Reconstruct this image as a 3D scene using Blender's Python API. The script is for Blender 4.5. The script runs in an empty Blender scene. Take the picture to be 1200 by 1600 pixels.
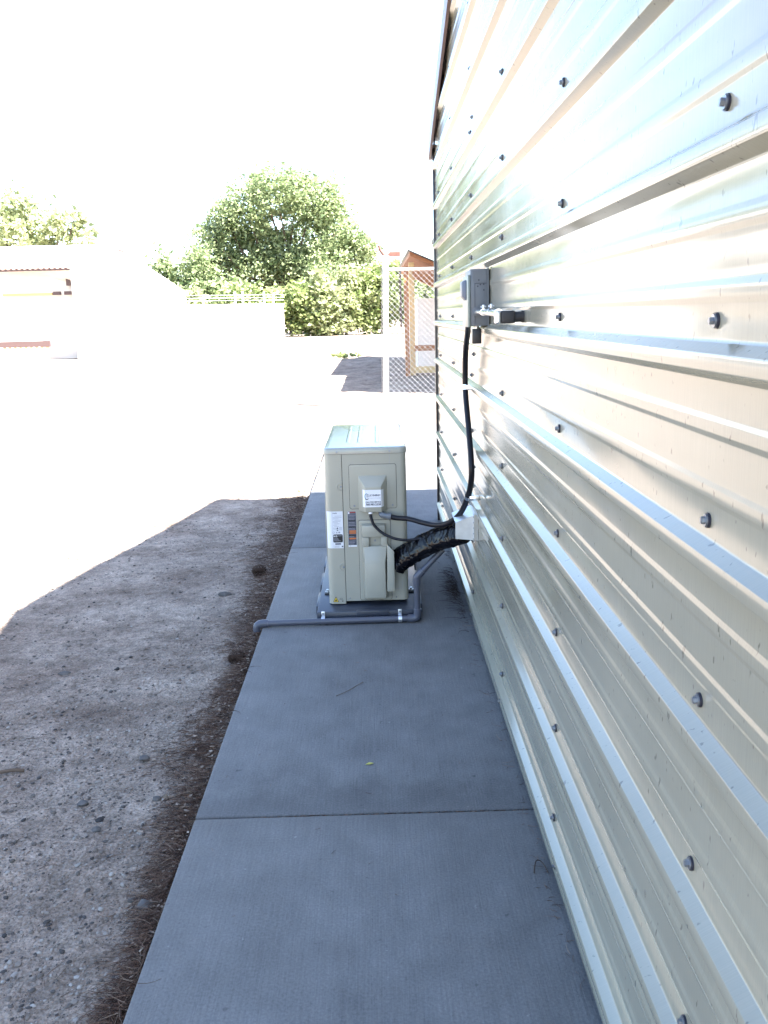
import bpy, bmesh, math, random
import numpy as np
from mathutils import Vector, Matrix, noise

random.seed(7); rng = np.random.default_rng(11)
scene = bpy.context.scene
COL = scene.collection
R = math.radians

# ------------------------------------------------------------------ camera, sky, sun, exposure
CAMZ = 1.308
cam_d = bpy.data.cameras.new('camera'); cam = bpy.data.objects.new('camera', cam_d); COL.objects.link(cam)
cam_d.sensor_fit = 'VERTICAL'; cam_d.sensor_height = 24.0; cam_d.lens = 24.0 * 1480.2 / 1600.0
cam_d.clip_start = 0.02; cam_d.clip_end = 3000
rv = Vector((0.99961845, -0.01049516, -0.02555019)); uv = Vector((0.02715478, 0.20402581, 0.97858882)); fv = Vector((0.00505754, 0.97890925, -0.20423296))
cam.matrix_world = Matrix(((rv.x, uv.x, -fv.x, 0), (rv.y, uv.y, -fv.y, 0), (rv.z, uv.z, -fv.z, CAMZ), (0, 0, 0, 1)))
scene.camera = cam

SUN = Vector((1.605, -1.06, 2.385)).normalized()
elev = math.asin(SUN.z); azim = math.atan2(SUN.x, SUN.y)
world = bpy.data.worlds.new('World'); scene.world = world; world.use_nodes = True
wn = world.node_tree.nodes; wl = world.node_tree.links
sky = wn.new('ShaderNodeTexSky'); sky.sky_type = 'NISHITA'; sky.sun_disc = False
sky.sun_elevation = elev; sky.sun_rotation = azim
sky.air_density = 1.0; sky.dust_density = 2.0; sky.ozone_density = 1.0; sky.altitude = 900
bg = wn['Background']; bg.inputs['Strength'].default_value = 0.09
wl.new(sky.outputs['Color'], bg.inputs['Color'])
sun_d = bpy.data.lights.new('sun', 'SUN'); sun_d.energy = 5.0; sun_d.angle = R(0.53); sun_d.color = (1.0, 0.97, 0.925)
sun = bpy.data.objects.new('sun', sun_d); COL.objects.link(sun); sun.rotation_euler = (-SUN).to_track_quat('-Z', 'Y').to_euler(); sun.location = (20, -14, 28)
vs = scene.view_settings
scene.display_settings.display_device = 'sRGB'
vs.view_transform = 'Standard'; vs.look = 'None'; vs.gamma = 1.0; vs.use_curve_mapping = False
vs.exposure = 3.15
cy = scene.cycles
cy.use_denoising = True; cy.max_bounces = 8; cy.diffuse_bounces = 4; cy.glossy_bounces = 4; cy.sample_clamp_indirect = 6.0
cy.use_adaptive_sampling = True; cy.adaptive_threshold = 0.015

# ------------------------------------------------------------------ materials
def mat(name, col, rough=0.6, spec=0.5, metal=0.0, bump=None, var=None, coat=0.0, trans=0.0, coords='Object'):
    """var=(scale, amount, (sx,sy,sz)); bump=(scale, strength, dist, (sx,sy,sz))"""
    m = bpy.data.materials.new(name); m.use_nodes = True
    nt = m.node_tree; N = nt.nodes; L = nt.links; b = N['Principled BSDF']
    b.inputs['Base Color'].default_value = (*col, 1); b.inputs['Roughness'].default_value = rough
    b.inputs['Specular IOR Level'].default_value = spec; b.inputs['Metallic'].default_value = metal
    if coat: b.inputs['Coat Weight'].default_value = coat; b.inputs['Coat Roughness'].default_value = 0.08
    tc = N.new('ShaderNodeTexCoord')
    def nz(scale, stretch, detail=6, rough_=0.6):
        mp = N.new('ShaderNodeMapping'); mp.inputs['Scale'].default_value = stretch
        L.new(tc.outputs[coords], mp.inputs['Vector'])
        n = N.new('ShaderNodeTexNoise'); n.inputs['Scale'].default_value = scale; n.inputs['Detail'].default_value = detail; n.inputs['Roughness'].default_value = rough_
        L.new(mp.outputs['Vector'], n.inputs['Vector']); return n
    if var:
        n = nz(var[0], var[2] if len(var) > 2 else (1, 1, 1))
        rp = N.new('ShaderNodeMapRange'); rp.inputs[1].default_value = 0.3; rp.inputs[2].default_value = 0.7
        rp.inputs[3].default_value = 1 - var[1]; rp.inputs[4].default_value = 1 + var[1]
        L.new(n.outputs['Fac'], rp.inputs[0])
        mx = N.new('ShaderNodeMix'); mx.data_type = 'RGBA'; mx.blend_type = 'MULTIPLY'; mx.inputs[0].default_value = 1
        mx.inputs[6].default_value = (*col, 1); L.new(rp.outputs[0], mx.inputs[7]); L.new(mx.outputs[2], b.inputs['Base Color'])
    if bump:
        n = nz(bump[0], bump[3] if len(bump) > 3 else (1, 1, 1))
        bp = N.new('ShaderNodeBump'); bp.inputs['Strength'].default_value = bump[1]; bp.inputs['Distance'].default_value = bump[2]
        L.new(n.outputs['Fac'], bp.inputs['Height']); L.new(bp.outputs['Normal'], b.inputs['Normal'])
    return m

M = {}
M['ac'] = mat('cabinet_paint', (0.365, 0.352, 0.285), 0.36, 0.5, var=(3, 0.05), bump=(900, 0.06, 0.0004))
M['ac_lid'] = mat('lid_paint', (0.36, 0.355, 0.30), 0.14, 0.6, var=(4, 0.05), bump=(14, 0.02, 0.002))
M['black_pl'] = mat('black_plastic', (0.012, 0.012, 0.014), 0.4)
M['black_rub'] = mat('black_rubber', (0.02, 0.02, 0.022), 0.55)
M['conduit'] = mat('conduit_jacket', (0.010, 0.010, 0.014), 0.36, 0.22, var=(20, 0.2))
M['tape'] = mat('tape_wrap', (0.003, 0.003, 0.005), 0.15, 0.2)
M['pvc'] = mat('grey_pvc', (0.072, 0.077, 0.10), 0.34, 0.5, var=(9, 0.1))
M['pad'] = mat('pad_plastic', (0.04, 0.046, 0.062), 0.36, 0.5, var=(12, 0.15), bump=(300, 0.15, 0.0008))
M['galv'] = mat('galvanised_steel', (0.62, 0.64, 0.66), 0.32, 0.5, 0.9, var=(40, 0.15))
M['tin'] = mat('flashing_sheet', (0.60, 0.62, 0.62), 0.36, 0.5, 0.55, var=(30, 0.1), bump=(22, 0.12, 0.002))
M['emt'] = mat('bright_conduit', (0.82, 0.84, 0.88), 0.16, 0.5, 1.0)
M['boxgrey'] = mat('enclosure_grey', (0.125, 0.14, 0.155), 0.42, 0.5, var=(15, 0.06))
M['boxgreen'] = mat('enclosure_cover', (0.20, 0.235, 0.21), 0.35, 0.5)
M['knob'] = mat('handle_blue_grey', (0.09, 0.11, 0.15), 0.4)
M['screw'] = mat('screw_zinc', (0.26, 0.28, 0.31), 0.36, 0.5, 0.8)
M['washer'] = mat('washer_rubber', (0.016, 0.017, 0.03), 0.45)
M['sticker'] = mat('sticker_white', (0.80, 0.80, 0.82), 0.35)
M['ratelabel'] = mat('label_white', (0.70, 0.71, 0.74), 0.4)
M['ink'] = mat('ink_navy', (0.012, 0.014, 0.04), 0.4)
M['inkgrey'] = mat('ink_grey', (0.30, 0.31, 0.36), 0.4)
M['inkblue'] = mat('ink_cyan', (0.10, 0.30, 0.45), 0.4)
M['inkred'] = mat('ink_dull_red', (0.35, 0.05, 0.04), 0.4)
M['inkorange'] = mat('ink_orange', (0.55, 0.16, 0.04), 0.4)
M['inkwarn'] = mat('ink_slate', (0.06, 0.065, 0.09), 0.4)
M['yellow'] = mat('sign_yellow', (0.80, 0.55, 0.02), 0.4)
M['trim'] = mat('trim_brown', (0.16, 0.095, 0.08), 0.35, 0.5, var=(6, 0.08))
M['corner'] = mat('corner_dark', (0.022, 0.015, 0.013), 0.4)
M['roofmetal'] = mat('roof_brown', (0.12, 0.075, 0.06), 0.4)
M['wood'] = mat('cedar_wood', (0.30, 0.115, 0.04), 0.6, var=(6, 0.25, (1, 1, 6)))
M['woodpale'] = mat('pale_lumber', (0.62, 0.42, 0.18), 0.6, var=(6, 0.15, (1, 1, 6)))
M['palewall'] = mat('pale_stucco', (0.72, 0.68, 0.62), 0.85, 0.2, var=(2, 0.05), bump=(40, 0.2, 0.004))
M['blockwall'] = mat('painted_block', (0.70, 0.67, 0.62), 0.85, 0.2, var=(1, 0.06), bump=(20, 0.2, 0.004))
M['rooftile'] = mat('clay_tile', (0.52, 0.36, 0.30), 0.7, 0.3, var=(5, 0.15))
M['housebrown'] = mat('brown_paint', (0.085, 0.05, 0.045), 0.5)
M['fencegalv'] = mat('fence_galvanised', (0.62, 0.62, 0.62), 0.45, 0.5, 0.3)
M['meshwire'] = mat('dull_wire', (0.30, 0.30, 0.30), 0.5, 0.4)
M['rust'] = mat('rusty_steel', (0.12, 0.045, 0.03), 0.7, var=(30, 0.3))
M['bark'] = mat('tree_bark', (0.13, 0.095, 0.07), 0.9, 0.2, var=(8, 0.3), bump=(18, 0.6, 0.03, (1, 1, 0.25)))
M['needle'] = mat('dry_needles', (0.15, 0.10, 0.07), 0.75, 0.25, var=(14, 0.45))
M['litter'] = mat('dry_leaf_bits', (0.17, 0.125, 0.09), 0.8, 0.2, var=(25, 0.5))
M['cone'] = mat('pine_cone_scales', (0.075, 0.048, 0.035), 0.8, 0.2, var=(60, 0.4))
M['twig'] = mat('twig_brown', (0.06, 0.042, 0.032), 0.85, 0.2)
M['stone'] = mat('stone_grey', (0.10, 0.094, 0.09), 0.85, 0.25, var=(30, 0.3), bump=(60, 0.5, 0.004))
M['stonedark'] = mat('stone_black', (0.03, 0.029, 0.03), 0.8, 0.25, var=(30, 0.3), bump=(60, 0.5, 0.004))
M['stonepale'] = mat('stone_pale', (0.25, 0.235, 0.215), 0.85, 0.25, var=(30, 0.2), bump=(60, 0.5, 0.004))
M['stonebrown'] = mat('stone_brown', (0.14, 0.105, 0.075), 0.85, 0.25, var=(30, 0.3), bump=(60, 0.5, 0.004))
M['yleaf'] = mat('yellow_leaf', (0.45, 0.42, 0.10), 0.6)
M['fin'] = mat('coil_fins', (0.10, 0.10, 0.10), 0.5, 0.5, 0.4)
M['pipecopper'] = mat('wire_grey', (0.35, 0.35, 0.36), 0.4, 0.5, 0.6)

def leaf_mat(name, col, col2, transl=0.35):
    m = bpy.data.materials.new(name); m.use_nodes = True
    nt = m.node_tree; N = nt.nodes; L = nt.links; b = N['Principled BSDF']; out = N['Material Output']
    b.inputs['Roughness'].default_value = 0.5; b.inputs['Specular IOR Level'].default_value = 0.35
    g = N.new('ShaderNodeNewGeometry')
    rp = N.new('ShaderNodeValToRGB'); rp.color_ramp.elements[0].color = (*col, 1); rp.color_ramp.elements[1].color = (*col2, 1)
    L.new(g.outputs['Random Per Island'], rp.inputs[0]); L.new(rp.outputs[0], b.inputs['Base Color'])
    t = N.new('ShaderNodeBsdfTranslucent'); L.new(rp.outputs[0], t.inputs['Color'])
    mx = N.new('ShaderNodeMixShader'); mx.inputs[0].default_value = transl
    L.new(b.outputs[0], mx.inputs[1]); L.new(t.outputs[0], mx.inputs[2]); L.new(mx.outputs[0], out.inputs['Surface'])
    return m
M['leaf_a'] = leaf_mat('broad_leaf', (0.10, 0.15, 0.06), (0.40, 0.45, 0.24), 0.45)
M['leaf_b'] = leaf_mat('bush_leaf', (0.13, 0.19, 0.05), (0.42, 0.46, 0.22), 0.45)
M['leaf_c'] = leaf_mat('pale_leaf', (0.20, 0.24, 0.10), (0.48, 0.50, 0.30), 0.5)

def island_mat(name, stops, rough=0.8, spec=0.25, bump=None):
    m = mat(name, stops[0][1], rough, spec, bump=bump); N = m.node_tree.nodes; L = m.node_tree.links
    g = N.new('ShaderNodeNewGeometry'); rp = N.new('ShaderNodeValToRGB'); e = rp.color_ramp.elements
    e[0].position = stops[0][0]; e[0].color = (*stops[0][1], 1); e[1].position = stops[-1][0]; e[1].color = (*stops[-1][1], 1)
    for p_, c_ in stops[1:-1]: q = e.new(p_); q.color = (*c_, 1)
    L.new(g.outputs['Random Per Island'], rp.inputs[0]); L.new(rp.outputs[0], N['Principled BSDF'].inputs['Base Color']); return m
M['needle'] = island_mat('dry_needle_strands', ((0.0, (0.04, 0.024, 0.017)), (0.6, (0.115, 0.064, 0.042)), (0.85, (0.19, 0.12, 0.08)), (1.0, (0.28, 0.21, 0.15))), 0.7)
M['litter'] = island_mat('leaf_bits', ((0.0, (0.06, 0.04, 0.03)), (0.6, (0.15, 0.105, 0.075)), (1.0, (0.34, 0.28, 0.22))))
M['gravel'] = island_mat('mixed_gravel', ((0.0, (0.045, 0.042, 0.042)), (0.45, (0.12, 0.105, 0.092)), (0.75, (0.20, 0.17, 0.145)), (1.0, (0.34, 0.32, 0.29))), 0.85, 0.25)
def wall_paint():
    m = mat('wall_panel_paint', (0.265, 0.26, 0.205), 0.2, 0.68)
    nt = m.node_tree; N = nt.nodes; L = nt.links; b = N['Principled BSDF']; tc = [n for n in N if n.type == 'TEX_COORD'][0]
    def nz(scale, st, detail=5):
        mp = N.new('ShaderNodeMapping'); mp.inputs['Scale'].default_value = st; L.new(tc.outputs['Object'], mp.inputs['Vector'])
        n = N.new('ShaderNodeTexNoise'); n.inputs['Scale'].default_value = scale; n.inputs['Detail'].default_value = detail; L.new(mp.outputs[0], n.inputs['Vector']); return n
    streak = nz(1.0, (1, 420, 9), 3)            # fine grain across the rolling direction
    dust = nz(2.2, (1, 1, 1.5), 6)
    spots = nz(75, (1, 1, 0.6), 2)
    r1 = N.new('ShaderNodeMapRange'); r1.inputs[1].default_value = 0.3; r1.inputs[2].default_value = 0.75; r1.inputs[3].default_value = 0.085; r1.inputs[4].default_value = 0.16
    L.new(dust.outputs['Fac'], r1.inputs[0])
    ma = N.new('ShaderNodeMath'); ma.operation = 'MULTIPLY_ADD'; ma.inputs[1].default_value = 0.07; L.new(streak.outputs['Fac'], ma.inputs[0]); L.new(r1.outputs[0], ma.inputs[2])
    L.new(ma.outputs[0], b.inputs['Roughness'])
    r2 = N.new('ShaderNodeMapRange'); r2.inputs[1].default_value = 0.3; r2.inputs[2].default_value = 0.7; r2.inputs[3].default_value = 0.90; r2.inputs[4].default_value = 1.06
    L.new(dust.outputs['Fac'], r2.inputs[0])
    r3 = N.new('ShaderNodeMapRange'); r3.inputs[1].default_value = 0.675; r3.inputs[2].default_value = 0.73; r3.inputs[3].default_value = 1.0; r3.inputs[4].default_value = 0.55
    L.new(spots.outputs['Fac'], r3.inputs[0])
    r4 = N.new('ShaderNodeMapRange'); r4.inputs[1].default_value = 0.3; r4.inputs[2].default_value = 0.7; r4.inputs[3].default_value = 0.95; r4.inputs[4].default_value = 1.04
    L.new(streak.outputs['Fac'], r4.inputs[0])
    p = N.new('ShaderNodeMath'); p.operation = 'MULTIPLY'; L.new(r2.outputs[0], p.inputs[0]); L.new(r3.outputs[0], p.inputs[1])
    p2 = N.new('ShaderNodeMath'); p2.operation = 'MULTIPLY'; L.new(p.outputs[0], p2.inputs[0]); L.new(r4.outputs[0], p2.inputs[1])
    mx = N.new('ShaderNodeMix'); mx.data_type = 'RGBA'; mx.blend_type = 'MULTIPLY'; mx.inputs[0].default_value = 1
    mx.inputs[6].default_value = (0.265, 0.26, 0.205, 1); L.new(p2.outputs[0], mx.inputs[7]); L.new(mx.outputs[2], b.inputs['Base Color'])
    bp = N.new('ShaderNodeBump'); bp.inputs['Strength'].default_value = 0.012; bp.inputs['Distance'].default_value = 0.0004
    L.new(streak.outputs['Fac'], bp.inputs['Height']); L.new(bp.outputs[0], b.inputs['Normal'])
    return m
M['wall'] = wall_paint()

def concrete():
    m = mat('broomed_concrete', (0.148, 0.145, 0.141), 0.72, 0.4)
    nt = m.node_tree; N = nt.nodes; L = nt.links; b = N['Principled BSDF']; tc = [n for n in N if n.type == 'TEX_COORD'][0]
    def nz(scale, st, detail=6, ro=0.6):
        mp = N.new('ShaderNodeMapping'); mp.inputs['Scale'].default_value = st; L.new(tc.outputs['Object'], mp.inputs['Vector'])
        n = N.new('ShaderNodeTexNoise'); n.inputs['Scale'].default_value = scale; n.inputs['Detail'].default_value = detail; n.inputs['Roughness'].default_value = ro; L.new(mp.outputs[0], n.inputs['Vector']); return n
    broom = nz(1, (230, 6, 1), 3); big = nz(1.3, (1, 0.7, 1), 6); fine = nz(160, (1, 1, 1), 4); spots = nz(45, (1, 1, 1), 2); mid = nz(9, (1, 0.8, 1), 5)
    def mr(src, a, c, lo, hi):
        r = N.new('ShaderNodeMapRange'); r.inputs[1].default_value = a; r.inputs[2].default_value = c; r.inputs[3].default_value = lo; r.inputs[4].default_value = hi; L.new(src.outputs['Fac'], r.inputs[0]); return r
    parts = [mr(broom, .3, .7, .89, 1.10), mr(big, .32, .68, .84, 1.12), mr(fine, .3, .7, .80, 1.22), mr(spots, .72, .78, 1.0, 1.7), mr(mid, .3, .7, .86, 1.14), mr(nz(26, (1, 1, 1), 2), .70, .76, 1.0, .6)]
    sx = N.new('ShaderNodeSeparateXYZ'); L.new(tc.outputs['Object'], sx.inputs[0])
    wob = N.new('ShaderNodeMath'); wob.operation = 'MULTIPLY_ADD'; wob.inputs[1].default_value = 0.22; L.new(mid.outputs['Fac'], wob.inputs[0]); L.new(sx.outputs['Y'], wob.inputs[2])
    for jy, amp, wdt in ((2.50, 0.80, 0.16), (5.42, 0.82, 0.14)):          # grime that settled along the joints
        q1 = N.new('ShaderNodeMath'); q1.operation = 'SUBTRACT'; q1.inputs[1].default_value = jy; L.new(wob.outputs[0], q1.inputs[0])
        q2 = N.new('ShaderNodeMath'); q2.operation = 'ABSOLUTE'; L.new(q1.outputs[0], q2.inputs[0])
        q3 = N.new('ShaderNodeMapRange'); q3.interpolation_type = 'SMOOTHSTEP'; q3.inputs[1].default_value = 0.0; q3.inputs[2].default_value = wdt; q3.inputs[3].default_value = amp; q3.inputs[4].default_value = 1.0
        L.new(q2.outputs[0], q3.inputs[0]); parts.append(q3)
    cur = parts[0].outputs[0]
    for q in parts[1:]:
        p = N.new('ShaderNodeMath'); p.operation = 'MULTIPLY'; L.new(cur, p.inputs[0]); L.new(q.outputs[0], p.inputs[1]); cur = p.outputs[0]
    mx = N.new('ShaderNodeMix'); mx.data_type = 'RGBA'; mx.blend_type = 'MULTIPLY'; mx.inputs[0].default_value = 1
    mx.inputs[6].default_value = (0.148, 0.145, 0.141, 1); L.new(cur, mx.inputs[7]); L.new(mx.outputs[2], b.inputs['Base Color'])
    ad = N.new('ShaderNodeMath'); ad.operation = 'ADD'; L.new(broom.outputs['Fac'], ad.inputs[0]); L.new(fine.outputs['Fac'], ad.inputs[1])
    bp = N.new('ShaderNodeBump'); bp.inputs['Strength'].default_value = 0.5; bp.inputs['Distance'].default_value = 0.0016; L.new(ad.outputs[0], bp.inputs['Height']); L.new(bp.outputs[0], b.inputs['Normal'])
    return m
M['concrete'] = concrete()

def dirt():
    m = mat('sandy_dirt', (0.33, 0.275, 0.225), 0.92, 0.2)
    nt = m.node_tree; N = nt.nodes; L = nt.links; b = N['Principled BSDF']; tc = [n for n in N if n.type == 'TEX_COORD'][0]
    def nz(scale, detail=8, ro=0.65):
        n = N.new('ShaderNodeTexNoise'); n.inputs['Scale'].default_value = scale; n.inputs['Detail'].default_value = detail; n.inputs['Roughness'].default_value = ro; L.new(tc.outputs['Object'], n.inputs['Vector']); return n
    big = nz(2.6); mid = nz(14); fine = nz(120, 4); vor = N.new('ShaderNodeTexVoronoi'); vor.inputs['Scale'].default_value = 95; L.new(tc.outputs['Object'], vor.inputs['Vector'])
    rp = N.new('ShaderNodeValToRGB'); e = rp.color_ramp.elements
    e[0].position = 0.32; e[0].color = (0.165, 0.122, 0.094, 1); e[1].position = 0.68; e[1].color = (0.385, 0.318, 0.258, 1)
    L.new(big.outputs['Fac'], rp.inputs[0])
    cur = rp.outputs[0]
    grit = nz(48, 3, 0.7)
    for src, lo, hi in ((mid, .70, 1.28), (fine, .65, 1.35), (grit, .74, 1.24)):
        r = N.new('ShaderNodeMapRange'); r.inputs[1].default_value = .3; r.inputs[2].default_value = .7; r.inputs[3].default_value = lo; r.inputs[4].default_value = hi; L.new(src.outputs['Fac'], r.inputs[0])
        mx = N.new('ShaderNodeMix'); mx.data_type = 'RGBA'; mx.blend_type = 'MULTIPLY'; mx.inputs[0].default_value = 1; L.new(cur, mx.inputs[6]); L.new(r.outputs[0], mx.inputs[7]); cur = mx.outputs[2]
    L.new(cur, b.inputs['Base Color'])
    a1 = N.new('ShaderNodeMath'); a1.operation = 'MULTIPLY_ADD'; a1.inputs[1].default_value = 2.0; L.new(mid.outputs['Fac'], a1.inputs[0]); L.new(grit.outputs['Fac'], a1.inputs[2])
    a2 = N.new('ShaderNodeMath'); a2.operation = 'MULTIPLY_ADD'; a2.inputs[1].default_value = -0.8; L.new(vor.outputs['Distance'], a2.inputs[0]); L.new(a1.outputs[0], a2.inputs[2])
    bp = N.new('ShaderNodeBump'); bp.inputs['Strength'].default_value = 1.0; bp.inputs['Distance'].default_value = 0.010; L.new(a2.outputs[0], bp.inputs['Height']); L.new(bp.outputs[0], b.inputs['Normal'])
    return m
M['dirt'] = dirt()

# ------------------------------------------------------------------ mesh helpers
class MB:
    def __init__(s): s.v = []; s.f = []; s.mi = []; s.cur = 0
    def add(s, vs_, fs):
        o = len(s.v); s.v += [tuple(p) for p in vs_]; s.f += [tuple(i + o for i in f) for f in fs]; s.mi += [s.cur] * len(fs); return s
    def box(s, x0, x1, y0, y1, z0, z1, bev=0.0, seg=2):
        bm = bmesh.new(); bmesh.ops.create_cube(bm, size=1)
        for v in bm.verts: v.co = Vector(((x0 + x1) / 2 + v.co.x * (x1 - x0), (y0 + y1) / 2 + v.co.y * (y1 - y0), (z0 + z1) / 2 + v.co.z * (z1 - z0)))
        if bev > 0: bmesh.ops.bevel(bm, geom=bm.edges[:], offset=bev, segments=seg, affect='EDGES', profile=0.5)
        return s.bm(bm)
    def bm(s, bm):
        bm.verts.index_update(); s.add([v.co[:] for v in bm.verts], [[v.index for v in f.verts] for f in bm.faces]); bm.free(); return s
    def hexa(s, pts, bev=0.0, seg=2):
        """8 points: back 4 (ccw), front 4"""
        bm = bmesh.new(); vv = [bm.verts.new(p) for p in pts]
        for f in ((0, 1, 2, 3), (7, 6, 5, 4), (0, 4, 5, 1), (1, 5, 6, 2), (2, 6, 7, 3), (3, 7, 4, 0)): bm.faces.new([vv[i] for i in f])
        bmesh.ops.recalc_face_normals(bm, faces=bm.faces[:])
        if bev > 0: bmesh.ops.bevel(bm, geom=bm.edges[:], offset=bev, segments=seg, affect='EDGES', profile=0.5)
        return s.bm(bm)
    def frustum(s, back, yb, front, yf, bev=0.0):
        x0, x1, z0, z1 = back; a0, a1, c0, c1 = front
        return s.hexa([(x0, yb, z0), (x1, yb, z0), (x1, yb, z1), (x0, yb, z1), (a0, yf, c0), (a1, yf, c0), (a1, yf, c1), (a0, yf, c1)], bev)
    def tube(s, pts, r, n=12, cap=True, smooth=0, rfun=None, squash=None):
        P = [Vector(p) for p in pts]
        if smooth:
            Q = []
            for i in range(len(P) - 1):
                p0 = P[max(i - 1, 0)]; p1 = P[i]; p2 = P[i + 1]; p3 = P[min(i + 2, len(P) - 1)]
                for k in range(smooth):
                    t = k / smooth
                    Q.append(0.5 * ((2 * p1) + (p2 - p0) * t + (2 * p0 - 5 * p1 + 4 * p2 - p3) * t * t + (3 * p1 - p0 - 3 * p2 + p3) * t ** 3))
            Q.append(P[-1]); P = Q
        t0 = (P[1] - P[0]).normalized(); up = Vector((0, 0, 1)) if abs(t0.z) < 0.9 else Vector((1, 0, 0))
        nx = t0.cross(up).normalized(); vsx = []; fs = []; m = len(P)
        for i in range(m):
            t = (P[min(i + 1, m - 1)] - P[max(i - 1, 0)]).normalized()
            nx = (nx - t * nx.dot(t)).normalized(); ny = t.cross(nx)
            rr = r if rfun is None else rfun(i / (m - 1))
            a, c = (1, 1) if squash is None else squash
            for k in range(n):
                th = 2 * math.pi * k / n; vsx.append(P[i] + nx * (rr * a * math.cos(th)) + ny * (rr * c * math.sin(th)))
        for i in range(m - 1):
            for k in range(n): fs.append((i * n + k, i * n + (k + 1) % n, (i + 1) * n + (k + 1) % n, (i + 1) * n + k))
        if cap: fs.append(tuple(range(n))[::-1]); fs.append(tuple((m - 1) * n + k for k in range(n)))
        return s.add(vsx, fs)
    def cyl(s, a, b, r, n=16): return s.tube([a, b], r, n)
    def poly(s, pts, thick_vec):
        n = len(pts); P = [Vector(p) for p in pts]; T = Vector(thick_vec)
        vsx = P + [p + T for p in P]
        fs = [tuple(range(n)), tuple(range(2 * n - 1, n - 1, -1))] + [(i, i + n, (i + 1) % n + n, (i + 1) % n) for i in range(n)]
        return s.add(vsx, fs)
    def quad(s, a, b, c, d): return s.add([a, b, c, d], [(0, 1, 2, 3)])
    def build(s, name, mats, parent=None, smooth=30, recalc=True):
        me = bpy.data.meshes.new(name)
        off = wloc(parent) if parent is not None else Vector((0, 0, 0))
        me.from_pydata([(p[0] - off.x, p[1] - off.y, p[2] - off.z) for p in s.v], [], s.f)
        if not isinstance(mats, (list, tuple)): mats = [mats]
        for m_ in mats: me.materials.append(m_)
        if len(mats) > 1: me.polygons.foreach_set('material_index', s.mi)
        if recalc:
            bm = bmesh.new(); bm.from_mesh(me); bmesh.ops.recalc_face_normals(bm, faces=bm.faces[:]); bm.to_mesh(me); bm.free()
        if smooth:
            me.polygons.foreach_set('use_smooth', [True] * len(me.polygons)); me.set_sharp_from_angle(angle=R(smooth))
        me.update()
        o = bpy.data.objects.new(name, me); COL.objects.link(o)
        if parent is not None: o.parent = parent
        return o

def wloc(o):
    l = Vector((0, 0, 0))
    while o is not None: l += o.location; o = o.parent
    return l
def thing(name, label, cat, loc=(0, 0, 0), group=None):
    o = bpy.data.objects.new(name, None); COL.objects.link(o); o.location = loc; o.empty_display_size = 0.1
    o['label'] = label; o['category'] = cat
    if group: o['group'] = group
    return o
def tag(o, label, cat, group=None):
    o['label'] = label; o['category'] = cat
    if group: o['group'] = group
    return o
def np_mesh(name, V, F, material, parent=None, smooth=None):
    """V (n,3) array, F (m,k) array of equal sized faces"""
    me = bpy.data.meshes.new(name); V = np.asarray(V, dtype=np.float32); F = np.asarray(F, dtype=np.int32)
    off = wloc(parent) if parent is not None else Vector((0, 0, 0))
    V = V - np.array(off[:], dtype=np.float32)
    me.vertices.add(len(V)); me.vertices.foreach_set('co', V.ravel())
    k = F.shape[1]; me.loops.add(F.size); me.loops.foreach_set('vertex_index', F.ravel())
    me.polygons.add(len(F)); me.polygons.foreach_set('loop_start', np.arange(0, F.size, k, dtype=np.int32)); me.polygons.foreach_set('loop_total', np.full(len(F), k, dtype=np.int32))
    me.materials.append(material); me.update(calc_edges=True); me.validate()
    if smooth:
        me.polygons.foreach_set('use_smooth', [True] * len(me.polygons))
        if smooth < 180: me.set_sharp_from_angle(angle=R(smooth))
    o = bpy.data.objects.new(name, me); COL.objects.link(o)
    if parent is not None: o.parent = parent
    return o
def lnoise(x, y, s, seed=0.0): return noise.noise(Vector((x * s + seed, y * s - seed * 1.7, seed * 0.31)))

# ------------------------------------------------------------------ ground: one sheet, fine near the camera
DZ = -0.05
W = 0.389
XL = -0.516
def axis(segs):
    out = []
    for a, b, st in segs: out += list(np.arange(a, b - 1e-6, st))
    out.append(segs[-1][1]); return np.array(out)
gx = axis([(-900, -100, 100), (-100, -20, 8), (-20, -6, 1.0), (-6, -2.6, 0.12), (-2.6, -0.48, 0.014), (-0.48, 0.6, 0.15), (0.6, 6, 0.6), (6, 30, 4), (30, 100, 14), (100, 900, 100)])
gy = axis([(-300, -20, 40), (-20, 0, 2), (0, 1.4, 0.2), (1.4, 5.0, 0.014), (5.0, 8.6, 0.022), (8.6, 14, 0.2), (14, 32, 0.25), (32, 80, 2), (80, 200, 20), (200, 1500, 130)])
GX, GY = np.meshgrid(gx, gy)
GZ = np.full(GX.shape, DZ)
def gheight(x, y):
    near = -3.0 < x < -0.45 and 1.0 < y < 9
    z = DZ + 0.014 * lnoise(x, y, 1.3, 3.1)
    if near:
        z += 0.008 * lnoise(x, y, 5.0, 1.3) + 0.0045 * lnoise(x, y, 17.0, 7.7) + 0.004 * abs(lnoise(x, y, 42.0, 2.2))
        d = (XL - x)
        z += 0.022 * math.exp(-max(d, 0) / 0.13)
    if 14 < y < 34 and -3 < x < 4: z += min(1, (y - 14) / 3, (34 - y) / 3, (x + 3) / 1.0) * (0.10 * max(0, lnoise(x, y, 0.7, 5.0)) + 0.05 * lnoise(x, y, 1.9, 9.0))
    return z
for j in range(GX.shape[0]):
    for i in range(GX.shape[1]):
        x = GX[j, i]; y = GY[j, i]
        if -30 < x < 20 and 0 < y < 60: GZ[j, i] = gheight(x, y)
        if -0.49 < x < 11 and y < 11.35: GZ[j, i] = -0.14
nx_, ny_ = len(gx), len(gy)
idx = np.arange(nx_ * ny_).reshape(ny_, nx_)
gF = np.stack([idx[:-1, :-1], idx[:-1, 1:], idx[1:, 1:], idx[1:, :-1]], -1).reshape(-1, 4)
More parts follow.
